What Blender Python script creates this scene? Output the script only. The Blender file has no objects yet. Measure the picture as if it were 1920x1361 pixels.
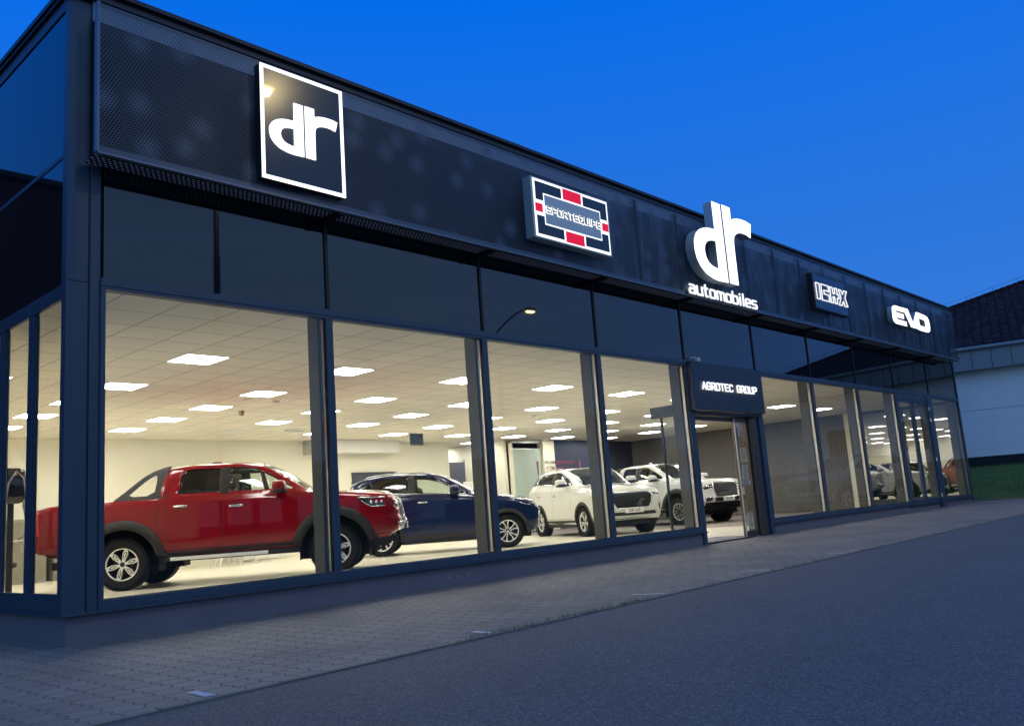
import bpy, bmesh, math, random
import numpy as np
from mathutils import Vector, Matrix, geometry
random.seed(7)
C = bpy.context.scene.collection
SC = bpy.context.scene
R = math.radians

# ------------------------------------------------------------------ camera
cam = bpy.data.cameras.new('camera'); camo = bpy.data.objects.new('camera', cam); C.objects.link(camo)
cam.sensor_width = 36; cam.sensor_fit = 'HORIZONTAL'; cam.lens = 36*1624.63/1920
cam.clip_start = .05; cam.clip_end = 600
YAW, PIT, ROL = 0.827600, 0.167500, -0.072640
def cam_axes(yaw, pit, rol):
    f = Vector((math.sin(yaw)*math.cos(pit), math.cos(yaw)*math.cos(pit), math.sin(pit)))
    r = Vector((math.cos(yaw), -math.sin(yaw), 0)); u = r.cross(f)
    return r*math.cos(rol)+u*math.sin(rol), -r*math.sin(rol)+u*math.cos(rol), f
r_, u_, f_ = cam_axes(YAW, PIT, ROL)
camo.matrix_world = Matrix(((r_.x,u_.x,-f_.x,-3.0783),(r_.y,u_.y,-f_.y,-7.7672),(r_.z,u_.z,-f_.z,.77),(0,0,0,1)))
SC.camera = camo
SC.view_settings.view_transform = 'Standard'; SC.view_settings.look = 'None'
SC.view_settings.exposure = 0; SC.view_settings.gamma = 1

# ------------------------------------------------------------------ dusk sky
W = bpy.data.worlds.new('World'); SC.world = W; W.use_nodes = True
nt = W.node_tree; N = nt.nodes; L = nt.links
bg = N['Background']
tc = N.new('ShaderNodeTexCoord')
def wmath(op, a, b=None, c=None):
    m = N.new('ShaderNodeMath'); m.operation = op
    for i, v in enumerate((a, b, c)):
        if v is None: continue
        if isinstance(v, (int, float)): m.inputs[i].default_value = v
        else: L.new(v, m.inputs[i])
    return m.outputs[0]
sep = N.new('ShaderNodeSeparateXYZ'); L.new(tc.outputs['Generated'], sep.inputs[0])
X, Y, Z = sep.outputs
def ramp(fac, stops):
    r = N.new('ShaderNodeValToRGB'); L.new(fac, r.inputs[0])
    el = r.color_ramp.elements
    el[0].position, el[0].color = stops[0][0], (*stops[0][1], 1)
    el[1].position, el[1].color = stops[1][0], (*stops[1][1], 1)
    for p, c in stops[2:]:
        e = el.new(p); e.color = (*c, 1)
    return r.outputs[0]
# the saturated deep blue side (north east) and the paler afterglow side (south)
blue = ramp(Z, [(0, (.055,.22,.70)), (.28, (.022,.178,.72)), (.55, (.0,.150,.82)), (.75, (.0,.14,.80)), (1, (.12,.30,.74))])
glow = ramp(Z, [(0, (.26,.39,.60)), (.12, (.23,.385,.66)), (.4, (.19,.38,.76)), (1, (.12,.30,.74))])
side = wmath('MULTIPLY_ADD', wmath('ADD', wmath('MULTIPLY', X, .55), Y), 1.6, .62)
cl = N.new('ShaderNodeClamp'); L.new(side, cl.inputs[0])
mx = N.new('ShaderNodeMix'); mx.data_type = 'RGBA'
L.new(cl.outputs[0], mx.inputs[0]); L.new(glow, mx.inputs[6]); L.new(blue, mx.inputs[7])
# thin cloud streaks low on the afterglow side
nz = N.new('ShaderNodeTexNoise'); nz.inputs['Scale'].default_value = 3; nz.inputs['Detail'].default_value = 5
mp = N.new('ShaderNodeMapping'); mp.inputs['Scale'].default_value = (1, 1, 7)
L.new(tc.outputs['Generated'], mp.inputs[0]); L.new(mp.outputs[0], nz.inputs['Vector'])
st = wmath('MULTIPLY_ADD', nz.outputs[0], .45, .78)
one = wmath('MULTIPLY_ADD', wmath('SUBTRACT', st, 1.0), wmath('SUBTRACT', 1.0, cl.outputs[0]), 1.0)
vm = N.new('ShaderNodeVectorMath'); vm.operation = 'SCALE'
L.new(mx.outputs[2], vm.inputs[0]); L.new(one, vm.inputs[3])
L.new(vm.outputs[0], bg.inputs[0]); bg.inputs[1].default_value = 1.0

# ------------------------------------------------------------------ materials
class NT:
    def __init__(s, name):
        s.m = bpy.data.materials.new(name); s.m.use_nodes = True
        s.n = s.m.node_tree.nodes; s.l = s.m.node_tree.links
        s.b = s.n['Principled BSDF']; s.out = s.n['Material Output']
    def new(s, t, **k):
        n = s.n.new(t)
        for a, v in k.items(): setattr(n, a, v)
        return n
    def math(s, op, a, b=None, c=None, clamp=False):
        m = s.n.new('ShaderNodeMath'); m.operation = op; m.use_clamp = clamp
        for i, v in enumerate((a, b, c)):
            if v is None: continue
            if isinstance(v, (int, float)): m.inputs[i].default_value = v
            else: s.l.new(v, m.inputs[i])
        return m.outputs[0]
    def mix(s, f, a, b):
        m = s.n.new('ShaderNodeMix'); m.data_type = 'RGBA'
        for i, v in ((0, f), (6, a), (7, b)):
            if isinstance(v, (int, float)): m.inputs[i].default_value = v
            elif isinstance(v, tuple): m.inputs[i].default_value = (*v, 1)
            else: s.l.new(v, m.inputs[i])
        return m.outputs[2]
    def noise(s, scale, detail=3, vec=None, rough=.5):
        n = s.n.new('ShaderNodeTexNoise'); n.inputs['Scale'].default_value = scale
        n.inputs['Detail'].default_value = detail; n.inputs['Roughness'].default_value = rough
        if vec is None: vec = s.obj()
        s.l.new(vec, n.inputs['Vector']); return n.outputs[0]
    def obj(s):
        return s.n.new('ShaderNodeTexCoord').outputs['Object']
    def pos(s):
        return s.n.new('ShaderNodeNewGeometry').outputs['Position']
    def bump(s, h, strength=.2, dist=.01):
        b = s.n.new('ShaderNodeBump'); b.inputs['Strength'].default_value = strength; b.inputs['Distance'].default_value = dist
        s.l.new(h, b.inputs['Height']); s.l.new(b.outputs[0], s.b.inputs['Normal'])
def mat(name, col, rough=.5, metal=0, coat=0, emit=None, es=0, spec=.5, var=0, vs=4, bump=0, bs=60):
    t = NT(name); b = t.b
    b.inputs['Base Color'].default_value = (*col, 1); b.inputs['Roughness'].default_value = rough
    b.inputs['Metallic'].default_value = metal; b.inputs['Coat Weight'].default_value = coat
    b.inputs['Coat Roughness'].default_value = .03; b.inputs['Specular IOR Level'].default_value = spec
    if emit: b.inputs['Emission Color'].default_value = (*emit, 1); b.inputs['Emission Strength'].default_value = es
    if var:
        f = t.noise(vs, 5)
        t.l.new(t.mix(f, tuple(c*(1-var) for c in col), tuple(min(1, c*(1+var)) for c in col)), b.inputs['Base Color'])
        t.l.new(t.math('MULTIPLY_ADD', f, .25, max(0, rough-.12)), b.inputs['Roughness'])
    if bump: t.bump(t.noise(bs, 4), bump)
    return t.m
def glass_mat(name, tint, r0, power=5.0, gain=1.0, rough=0.0):
    t = NT(name)
    lw = t.new('ShaderNodeLayerWeight'); lw.inputs[0].default_value = .5
    f = t.math('MULTIPLY_ADD', t.math('POWER', lw.outputs['Facing'], power), (1-r0)*gain, r0, clamp=True)
    tr = t.new('ShaderNodeBsdfTransparent'); tr.inputs[0].default_value = (*tint, 1)
    gl = t.new('ShaderNodeBsdfGlossy'); gl.inputs['Roughness'].default_value = rough
    mxs = t.new('ShaderNodeMixShader'); t.l.new(f, mxs.inputs[0]); t.l.new(tr.outputs[0], mxs.inputs[1]); t.l.new(gl.outputs[0], mxs.inputs[2])
    t.l.new(mxs.outputs[0], t.out.inputs[0]); return t.m

M = {}
M['frame'] = mat('blue_grey_aluminium', (.038,.066,.105), .42, .0, var=.12, vs=3)
M['dark'] = mat('black_rubber_joint', (.008,.009,.012), .6)
M['plinth'] = mat('painted_render', (.17,.16,.19), .85, var=.22, vs=2.2, bump=.25, bs=90)
M['glass'] = glass_mat('window_glass', (.95,.965,.955), .03, gain=.55)
M['endglass'] = glass_mat('end_window_glass', (.5,.52,.5), .42)
M['carglass'] = glass_mat('car_window_glass', (.90,.94,.92), .05)
M['privacy'] = glass_mat('tinted_car_glass', (.30,.32,.32), .06)
M['frost'] = mat('frosted_glass', (.42,.50,.43), .35, var=.12, vs=1.3)
def spandrel():
    t = NT('spandrel_glass'); b = t.b
    b.inputs['Base Color'].default_value = (.006,.008,.014, 1); b.inputs['Roughness'].default_value = .02
    b.inputs['IOR'].default_value = 1.72
    return t.m
M['spandrel'] = spandrel()
M['black'] = mat('black_plastic', (.012,.012,.013), .45)
M['clad'] = mat('textured_black_cladding', (.020,.020,.019), .6, spec=.35, bump=.1, bs=300)
M['under'] = mat('underbody_black', (.01,.01,.01), .8)
M['tyre'] = mat('tyre_rubber', (.010,.010,.010), .75, spec=.25, var=.2, vs=20)
M['chrome'] = mat('chrome', (.8,.8,.8), .12, 1.0)
M['alloy'] = mat('machined_alloy', (.86,.85,.82), .35, .45)
M['alloydark'] = mat('dark_alloy', (.012,.012,.013), .6, .0)
M['lampglass'] = mat('headlamp_glass', (.07,.07,.075), .06, .6, coat=1)
M['gloss'] = mat('piano_black', (.008,.008,.01), .08, coat=1)
M['redlamp'] = mat('tail_lamp_red', (.45,.01,.01), .12, coat=1)
M['grilleblk'] = mat('grille_black', (.005,.005,.005), .6, spec=.2)
M['brake'] = mat('dull_brake_iron', (.06,.06,.06), .6, .3)
M['grillefine'] = mat('grille_fine_bar', (.12,.12,.12), .3, .8)
M['grillebar'] = mat('dark_chrome', (.35,.35,.35), .25, 1.0)
M['seat'] = mat('dark_upholstery', (.035,.035,.04), .8)
M['white'] = mat('white_plastic', (.75,.74,.70), .4)
M['wallc'] = mat('cream_wall_paint', (.82,.79,.66), .8, var=.04, vs=.8)
M['white_post'] = mat('white_post_paint', (.80,.75,.58), .6)
M['greypost'] = mat('grey_column_paint', (.11,.105,.092), .6, var=.1, vs=2)
M['darkwall'] = mat('dark_panel_sky_tint', (.05,.055,.085), .5)  # blue of the dusk sky reflection mixed into the dark base colour
M['taupe'] = mat('taupe_wall', (.22,.20,.15), .8)
M['steel'] = mat('brushed_steel', (.55,.55,.55), .35, .9)
M['bronze'] = mat('bronze_anodised', (.11,.085,.075), .35, .6)
M['lit'] = mat('light_panel', (.9,.9,.85), .5, emit=(1,.965,.90), es=27)
M['litsign'] = mat('lit_sign_face', (.9,.9,.9), .4, emit=(1,1,.97), es=1.5)
M['litsmall'] = mat('lit_small_letters', (.85,.85,.85), .4, emit=(1,1,.98), es=.95)
M['litsoft'] = mat('lit_sign_trim', (.8,.8,.8), .4, emit=(.95,.97,1), es=1.3)
M['signblk'] = mat('sign_black_panel', (.012,.022,.045), .17, coat=.25)
M['signside'] = mat('sign_side_grey', (.36,.42,.44), .4, .2)
M['signred'] = mat('sign_red', (.55,.0,.02), .4, emit=(.85,.0,.03), es=.75)
M['signblue'] = mat('sign_inner_grey', (.22,.30,.42), .4, emit=(.25,.36,.52), es=.22)
M['metalpanel'] = mat('dark_metal_panel', (.045,.055,.075), .38, .35, var=.15, vs=1.5)
M['paper'] = mat('paper', (.6,.6,.57), .8)
def sheetmat(name, col):
    t = NT(name); t.b.inputs['Base Color'].default_value = (*col, 1); t.b.inputs['Roughness'].default_value = .8
    tr = t.new('ShaderNodeBsdfTranslucent'); tr.inputs[0].default_value = (*col, 1); mxs = t.new('ShaderNodeMixShader'); mxs.inputs[0].default_value = .6
    t.l.new(t.b.outputs[0], mxs.inputs[1]); t.l.new(tr.outputs[0], mxs.inputs[2]); t.l.new(mxs.outputs[0], t.out.inputs[0]); return t.m
M['paper'] = sheetmat('translucent_paper', (.55,.55,.5))
M['inkgrey'] = mat('ink', (.05,.05,.05), .8)
M['magenta'] = mat('dark_magenta_vinyl', (.16,.02,.08), .6)
M['pinkv'] = mat('pink_vinyl', (.34,.07,.14), .6)
M['paint'] = mat('road_paint', (.55,.55,.55), .8, var=.2, vs=30)
M['white_wall'] = mat('white_render', (.86,.89,.94), .9, var=.1, vs=1.5, bump=.2, bs=60)
M['tin'] = mat('grey_fascia_metal', (.24,.28,.30), .6, .0, var=.12, vs=1)
M['brownwall'] = mat('dark_brown_render', (.05,.025,.022), .9)
M['far'] = mat('dark_grey_cladding', (.035,.038,.04), .8)
M['trunk'] = mat('bark', (.05,.04,.03), .9)
M['leaf'] = mat('leaves', (.03,.05,.025), .7, var=.4, vs=3)
M['lampon'] = mat('street_lamp_glow', (.9,.8,.6), .5, emit=(1,.80,.25), es=60)
M['pole'] = mat('galvanised_pole', (.05,.05,.05), .5, .5)

def asphalt():
    t = NT('asphalt'); p = t.pos()
    v = t.new('ShaderNodeTexVoronoi'); v.inputs['Scale'].default_value = 125; t.l.new(p, v.inputs['Vector'])
    fine = t.noise(160, 3, p, .7); big = t.noise(.55, 4, p); mid = t.noise(5, 4, p)
    hsv = t.new('ShaderNodeSeparateColor'); t.l.new(v.outputs['Color'], hsv.inputs[0])
    spk = t.math('GREATER_THAN', hsv.outputs[0], .80)
    c1 = t.mix(big, (.060,.065,.067), (.125,.130,.132))
    c1 = t.mix(t.math('MULTIPLY', mid, .5), c1, (.055,.058,.06))
    c2 = t.mix(t.math('MULTIPLY', spk, t.math('MULTIPLY', fine, 1.1), clamp=True), c1, (.21,.22,.22))
    dk = t.math('LESS_THAN', hsv.outputs[0], .25)
    c3 = t.mix(t.math('MULTIPLY', dk, .55), c2, (.028,.028,.03))
    t.l.new(c3, t.b.inputs['Base Color']); t.b.inputs['Roughness'].default_value = .78
    t.bump(v.outputs['Distance'], .3, .004); return t.m
def paving():
    t = NT('interlock_paving'); p = t.pos()
    s = t.new('ShaderNodeSeparateXYZ'); t.l.new(p, s.inputs[0])
    tri = t.new('ShaderNodeMath'); tri.operation = 'PINGPONG'
    t.l.new(s.outputs[1], tri.inputs[0]); tri.inputs[1].default_value = .065
    xs = t.math('MULTIPLY_ADD', tri.outputs[0], .6, s.outputs[0])
    wob = t.noise(3, 2, p)
    xs = t.math('MULTIPLY_ADD', wob, .012, xs)
    cm = t.new('ShaderNodeCombineXYZ'); t.l.new(s.outputs[1], cm.inputs[0]); t.l.new(xs, cm.inputs[1])
    br = t.new('ShaderNodeTexBrick'); t.l.new(cm.outputs[0], br.inputs['Vector'])
    br.inputs['Scale'].default_value = 1; br.inputs['Brick Width'].default_value = .20; br.inputs['Row Height'].default_value = .165
    br.inputs['Mortar Size'].default_value = .0065; br.inputs['Mortar Smooth'].default_value = .25
    br.inputs['Color1'].default_value = (.215,.18,.148, 1); br.inputs['Color2'].default_value = (.27,.225,.185, 1)
    br.inputs['Mortar'].default_value = (.014,.013,.013, 1)
    st = t.noise(.8, 6, p, .62); st2 = t.noise(7, 4, p)
    c = t.mix(t.math('MULTIPLY', t.math('SUBTRACT', st, .42, clamp=True), 2.6, clamp=True), br.outputs[0], (.075,.070,.070))
    c = t.mix(t.math('MULTIPLY', st2, .35), c, (.26,.24,.22))
    spot = t.math('GREATER_THAN', t.noise(22, 1, p), .79)
    c = t.mix(t.math('MULTIPLY', spot, .6), c, (.4,.4,.38))
    t.l.new(c, t.b.inputs['Base Color']); t.b.inputs['Roughness'].default_value = .75
    h = t.math('MULTIPLY_ADD', br.outputs['Fac'], -1.0, t.math('MULTIPLY', t.noise(90, 3, p), .25))
    t.bump(h, .5, .008); return t.m
def ceiling_tiles():
    t = NT('ceiling_tiles'); p = t.pos()
    mpn = t.new('ShaderNodeMapping'); t.l.new(p, mpn.inputs[0]); mpn.inputs['Location'].default_value = (-.305+.0, -.21, 0)
    br = t.new('ShaderNodeTexBrick'); t.l.new(mpn.outputs[0], br.inputs['Vector']); br.offset = 0
    br.inputs['Scale'].default_value = 1; br.inputs['Brick Width'].default_value = .605; br.inputs['Row Height'].default_value = .603
    br.inputs['Mortar Size'].default_value = .011; br.inputs['Mortar Smooth'].default_value = .1
    br.inputs['Color1'].default_value = (.78,.73,.62, 1); br.inputs['Color2'].default_value = (.86,.80,.68, 1)
    br.inputs['Mortar'].default_value = (.42,.38,.30, 1)
    n = t.noise(6, 4, p)
    t.l.new(t.mix(t.math('MULTIPLY', n, .25), br.outputs[0], (.7,.64,.55)), t.b.inputs['Base Color'])
    t.b.inputs['Roughness'].default_value = .85; t.bump(t.math('MULTIPLY', br.outputs['Fac'], -1), .3, .004); return t.m
def showfloor():
    t = NT('showroom_floor'); p = t.pos()
    mpn = t.new('ShaderNodeMapping'); t.l.new(p, mpn.inputs[0]); mpn.inputs['Rotation'].default_value = (0,0,R(0))
    br = t.new('ShaderNodeTexBrick'); t.l.new(mpn.outputs[0], br.inputs['Vector']); br.offset = .37
    br.inputs['Scale'].default_value = 1; br.inputs['Brick Width'].default_value = 1.2; br.inputs['Row Height'].default_value = .2
    br.inputs['Mortar Size'].default_value = .003; br.inputs['Color1'].default_value = (.74,.70,.56, 1); br.inputs['Color2'].default_value = (.82,.78,.64, 1)
    br.inputs['Mortar'].default_value = (.4,.35,.25, 1)
    m2 = t.new('ShaderNodeMapping'); t.l.new(p, m2.inputs[0]); m2.inputs['Scale'].default_value = (1, 9, 1)
    n = t.noise(2.5, 5, m2.outputs[0])
    t.l.new(t.mix(t.math('MULTIPLY', n, .5), br.outputs[0], (.55,.48,.33)), t.b.inputs['Base Color'])
    t.b.inputs['Roughness'].default_value = .28; return t.m
def ribbed():
    t = NT('ribbed_acoustic_panel'); p = t.pos()
    w = t.new('ShaderNodeTexWave', wave_type='BANDS', bands_direction='Y'); t.l.new(p, w.inputs['Vector'])
    w.inputs['Scale'].default_value = 4.2; w.inputs['Distortion'].default_value = 0
    t.l.new(t.mix(w.outputs[1], (.12,.115,.108), (.20,.19,.175)), t.b.inputs['Base Color'])
    t.b.inputs['Roughness'].default_value = .6; t.bump(w.outputs[1], .8, .03); return t.m
def perforated(name, pitch, r0, r1, col):
    t = NT(name); p = t.pos()
    s = t.new('ShaderNodeSeparateXYZ'); t.l.new(p, s.inputs[0])
    u = t.math('DIVIDE', s.outputs[0], pitch); v = t.math('DIVIDE', s.outputs[2], pitch*1.732)
    def lat(off):
        a = t.math('SUBTRACT', t.math('FRACT', t.math('ADD', u, off)), .5)
        b = t.math('MULTIPLY', t.math('SUBTRACT', t.math('FRACT', t.math('ADD', v, off)), .5), 1.732)
        return t.math('SQRT', t.math('ADD', t.math('MULTIPLY', a, a), t.math('MULTIPLY', b, b)))
    d = t.math('MINIMUM', lat(0), lat(.5))
    vo = t.new('ShaderNodeTexVoronoi', voronoi_dimensions='2D'); vo.inputs['Scale'].default_value = 1.75; vo.inputs['Randomness'].default_value = .8
    cm = t.new('ShaderNodeCombineXYZ'); t.l.new(s.outputs[0], cm.inputs[0]); t.l.new(s.outputs[2], cm.inputs[1]); t.l.new(cm.outputs[0], vo.inputs['Vector'])
    rr = t.math('MULTIPLY_ADD', t.math('POWER', t.math('MULTIPLY', vo.outputs['Distance'], 3.6, clamp=True), .8), r1-r0, r0)
    # solid rim at the sheet's edges
    e = t.math('LESS_THAN', t.math('ABSOLUTE', t.math('SUBTRACT', s.outputs[2], 4.85)), .665)
    hole = t.math('MULTIPLY', t.math('LESS_THAN', d, rr), e)
    t.b.inputs['Base Color'].default_value = (*col, 1); t.b.inputs['Roughness'].default_value = .4; t.b.inputs['Metallic'].default_value = .3
    tr = t.new('ShaderNodeBsdfTransparent'); mxs = t.new('ShaderNodeMixShader')
    t.l.new(hole, mxs.inputs[0]); t.l.new(t.b.outputs[0], mxs.inputs[1]); t.l.new(tr.outputs[0], mxs.inputs[2]); t.l.new(mxs.outputs[0], t.out.inputs[0])
    return t.m
def soffit_mat():
    t = NT('perforated_soffit'); p = t.pos()
    s = t.new('ShaderNodeSeparateXYZ'); t.l.new(p, s.inputs[0]); pitch = .05
    u = t.math('DIVIDE', s.outputs[0], pitch); v = t.math('DIVIDE', s.outputs[1], pitch*1.732)
    def lat(off):
        a = t.math('SUBTRACT', t.math('FRACT', t.math('ADD', u, off)), .5)
        b = t.math('MULTIPLY', t.math('SUBTRACT', t.math('FRACT', t.math('ADD', v, off)), .5), 1.732)
        return t.math('SQRT', t.math('ADD', t.math('MULTIPLY', a, a), t.math('MULTIPLY', b, b)))
    d = t.math('MINIMUM', lat(0), lat(.5))
    t.l.new(t.mix(t.math('LESS_THAN', d, .30), (.006,.006,.008), (.85,.85,.9)), t.b.inputs['Base Color'])  # light showing in the perforations painted as pale dots on the sheet
    t.b.inputs['Roughness'].default_value = .6; return t.m
def rooftiles():
    t = NT('red_brown_roof_tiles'); p = t.obj()
    br = t.new('ShaderNodeTexBrick'); t.l.new(p, br.inputs['Vector']); br.inputs['Scale'].default_value = 1
    br.inputs['Brick Width'].default_value = .25; br.inputs['Row Height'].default_value = .30; br.inputs['Mortar Size'].default_value = .03
    br.inputs['Color1'].default_value = (.07,.028,.022, 1); br.inputs['Color2'].default_value = (.022,.012,.012, 1); br.inputs['Mortar'].default_value = (.01,.007,.008, 1)
    hi = t.math('GREATER_THAN', t.noise(5, 2, p), .63)
    t.l.new(t.mix(t.math('MULTIPLY', hi, .6), br.outputs[0], (.12,.07,.06)), t.b.inputs['Base Color']); t.b.inputs['Roughness'].default_value = .9; t.b.inputs['Specular IOR Level'].default_value = .1
    t.bump(br.outputs['Fac'], .8, .03); return t.m
def grassmat():
    t = NT('grass_green'); p = t.pos()
    n = t.noise(1.5, 5, p); n2 = t.noise(30, 3, p)
    t.l.new(t.mix(n2, t.mix(n, (.04,.09,.015), (.08,.14,.025)), (.16,.22,.05)), t.b.inputs['Base Color'])
    t.b.inputs['Roughness'].default_value = .9; t.bump(n2, .8, .03); return t.m
M['asphalt'] = asphalt(); M['paving'] = paving(); M['ceil'] = ceiling_tiles(); M['floor'] = showfloor(); M['rib'] = ribbed()
def streaky():
    t = NT('backing_reflection_streaks'); m = t.new('ShaderNodeMapping'); t.l.new(t.pos(), m.inputs[0]); m.inputs['Scale'].default_value = (2.2, 1, .5)  # blotchy reflections on the backing painted as streaks in its colour
    n = t.noise(1.6, 5, m.outputs[0], .6); f = t.math('MULTIPLY', t.math('SUBTRACT', n, .45, clamp=True), 4, clamp=True)
    t.l.new(t.mix(f, (.03,.035,.045), (.16,.20,.27)), t.b.inputs['Base Color']); t.b.inputs['Roughness'].default_value = .5; return t.m
M['streak'] = streaky()
M['perf'] = perforated('perforated_metal', .030, .20, .43, (.075,.10,.145)); M['soffit'] = soffit_mat(); M['rooftile'] = rooftiles(); M['grass'] = grassmat()
def carpaint(name, col, metal=.25, rough=.28):
    t = NT(name); b = t.b
    fl = t.noise(900, 1); b.inputs['Roughness'].default_value = rough
    t.l.new(t.mix(t.math('MULTIPLY', fl, .25), col, tuple(min(1, c*1.35+.003) for c in col)), b.inputs['Base Color'])
    b.inputs['Metallic'].default_value = metal; b.inputs['Specular IOR Level'].default_value = .12; b.inputs['Coat Weight'].default_value = 1; b.inputs['Coat IOR'].default_value = 1.42; b.inputs['Coat Roughness'].default_value = .015
    return t.m
M['red'] = carpaint('deep_red_paint', (.20,.0,.006), .0)
M['navy'] = carpaint('navy_paint', (.002,.008,.045), .0, .3)
M['wht'] = carpaint('pearl_white_paint', (.58,.58,.53), .0, .35)
M['silver'] = carpaint('silver_paint', (.50,.55,.62), .5, .3)

# ------------------------------------------------------------------ mesh helpers
def link(o, parent=None):
    C.objects.link(o)
    if parent: o.parent = parent
    return o
def tag(o, label=None, cat=None, group=None, kind=None):
    if label: o['label'] = label
    if cat: o['category'] = cat
    if group: o['group'] = group
    if kind: o['kind'] = kind
    return o
def empty(name, loc=(0,0,0), rz=0, label=None, cat=None, group=None, parent=None):
    o = bpy.data.objects.new(name, None); o.location = loc; o.rotation_euler = (0,0,rz); o.empty_display_size = .1
    link(o, parent); return tag(o, label, cat, group)
class MB:
    def __init__(s): s.v = []; s.f = []
    def add(s, vs, fs):
        n = len(s.v); s.v += [tuple(v) for v in vs]; s.f += [tuple(i+n for i in f) for f in fs]; return s
    def box(s, x0, x1, y0, y1, z0, z1):
        vs = [(x,y,z) for z in (z0,z1) for y in (y0,y1) for x in (x0,x1)]
        return s.add(vs, [(0,2,3,1),(4,5,7,6),(0,1,5,4),(2,6,7,3),(0,4,6,2),(1,3,7,5)])
    def obox(s, o, ax, ay, az):           # oriented box from a corner and three edge vectors
        o, ax, ay, az = map(Vector, (o, ax, ay, az))
        vs = [o+ax*i+ay*j+az*k for k in (0,1) for j in (0,1) for i in (0,1)]
        return s.add(vs, [(0,2,3,1),(4,5,7,6),(0,1,5,4),(2,6,7,3),(0,4,6,2),(1,3,7,5)])
    def quad(s, a, b, c, d): return s.add([a,b,c,d], [(0,1,2,3)])
    def prism(s, poly, z0, z1):           # polygon in xy pushed up in z
        n = len(poly); vs = [(x,y,z0) for x,y in poly]+[(x,y,z1) for x,y in poly]
        return s.add(vs, [tuple(range(n))[::-1], tuple(range(n,2*n))]+[(i,(i+1)%n,n+(i+1)%n,n+i) for i in range(n)])
    def tube(s, pts, r, n=8, cap=True):
        pts = [Vector(p) for p in pts]; rs = r if isinstance(r, (list,tuple)) else [r]*len(pts); rings = []
        up = Vector((0,0,1))
        for i, p in enumerate(pts):
            t = (pts[min(i+1,len(pts)-1)]-pts[max(i-1,0)]).normalized()
            a = t.cross(up)
            if a.length < .05: a = t.cross(Vector((1,0,0)))
            a.normalize(); b = t.cross(a)
            rings.append([p+(a*math.cos(2*math.pi*k/n)+b*math.sin(2*math.pi*k/n))*rs[i] for k in range(n)])
        vs = [v for r2 in rings for v in r2]; fs = []
        for i in range(len(rings)-1):
            for k in range(n): fs.append((i*n+k, i*n+(k+1)%n, (i+1)*n+(k+1)%n, (i+1)*n+k))
        if cap: fs += [tuple(range(n))[::-1], tuple(range((len(rings)-1)*n, len(rings)*n))]
        return s.add(vs, fs)
    def lathe(s, prof, n=32, axis='y', c=(0,0,0)):   # prof: (radius, along-axis)
        vs = []; m = len(prof)
        for k in range(n):
            a = 2*math.pi*k/n
            for r, h in prof:
                p = {'y': (r*math.cos(a), h, r*math.sin(a)), 'z': (r*math.cos(a), r*math.sin(a), h), 'x': (h, r*math.cos(a), r*math.sin(a))}[axis]
                vs.append((p[0]+c[0], p[1]+c[1], p[2]+c[2]))
        fs = [(k*m+j, k*m+j+1, ((k+1)%n)*m+j+1, ((k+1)%n)*m+j) for k in range(n) for j in range(m-1)]
        return s.add(vs, fs)
    def blob(s, c, r, e=.5, nu=16, nv=10):     # superellipsoid
        def sp(w, e): return math.copysign(abs(w)**e, w)
        vs = []; fs = []
        for j in range(nv+1):
            ph = -math.pi/2+math.pi*j/nv
            for i in range(nu):
                th = 2*math.pi*i/nu
                vs.append((c[0]+r[0]*sp(math.cos(ph),e)*sp(math.cos(th),e), c[1]+r[1]*sp(math.cos(ph),e)*sp(math.sin(th),e), c[2]+r[2]*sp(math.sin(ph),e)))
        for j in range(nv):
            for i in range(nu): fs.append((j*nu+i, j*nu+(i+1)%nu, (j+1)*nu+(i+1)%nu, (j+1)*nu+i))
        return s.add(vs, fs)
    def build(s, name, m, parent=None, smooth=False, bevel=0):
        me = bpy.data.meshes.new(name); me.from_pydata(s.v, [], s.f); me.update()
        if smooth: me.polygons.foreach_set('use_smooth', [True]*len(me.polygons))
        me.materials.append(M[m] if isinstance(m, str) else m)
        o = bpy.data.objects.new(name, me); link(o, parent)
        if bevel:
            b = o.modifiers.new('bevel', 'BEVEL'); b.width = bevel; b.segments = 2; b.limit_method = 'ANGLE'
        return o
def box(name, m, parent, *a, bevel=0): return MB().box(*a).build(name, m, parent, bevel=bevel)
def copy_tree(o, parent=None):
    kids = [c for c in o.children]
    c = o.copy(); C.objects.link(c); c.parent = parent
    for k in kids: copy_tree(k, c)
    return c
def flat_shape(name, loops, depth, m, parent=None, bevel=0):
    """closed loops in (x, z) filled (holes by even-odd), pushed in y; front faces -y"""
    cu = bpy.data.curves.new(name, 'CURVE'); cu.dimensions = '2D'; cu.fill_mode = 'BOTH'; cu.extrude = depth/2; cu.bevel_depth = bevel
    for lp in loops:
        sp = cu.splines.new('POLY'); sp.points.add(len(lp)-1)
        for i, (x, z) in enumerate(lp): sp.points[i].co = (x, z, 0, 1)
        sp.use_cyclic_u = True
    return curve_obj(name, cu, m, parent)
def curve_obj(name, cu, m, parent):
    t = bpy.data.objects.new(name, cu); C.objects.link(t)
    dg = bpy.context.evaluated_depsgraph_get(); dg.update()
    me = bpy.data.meshes.new_from_object(t.evaluated_get(dg)); bpy.data.objects.remove(t); bpy.data.curves.remove(cu)
    me.transform(Matrix.Rotation(math.pi/2, 4, 'X')); me.name = name
    me.materials.clear(); me.materials.append(M[m] if isinstance(m, str) else m)
    o = bpy.data.objects.new(name, me); return link(o, parent)
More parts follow.
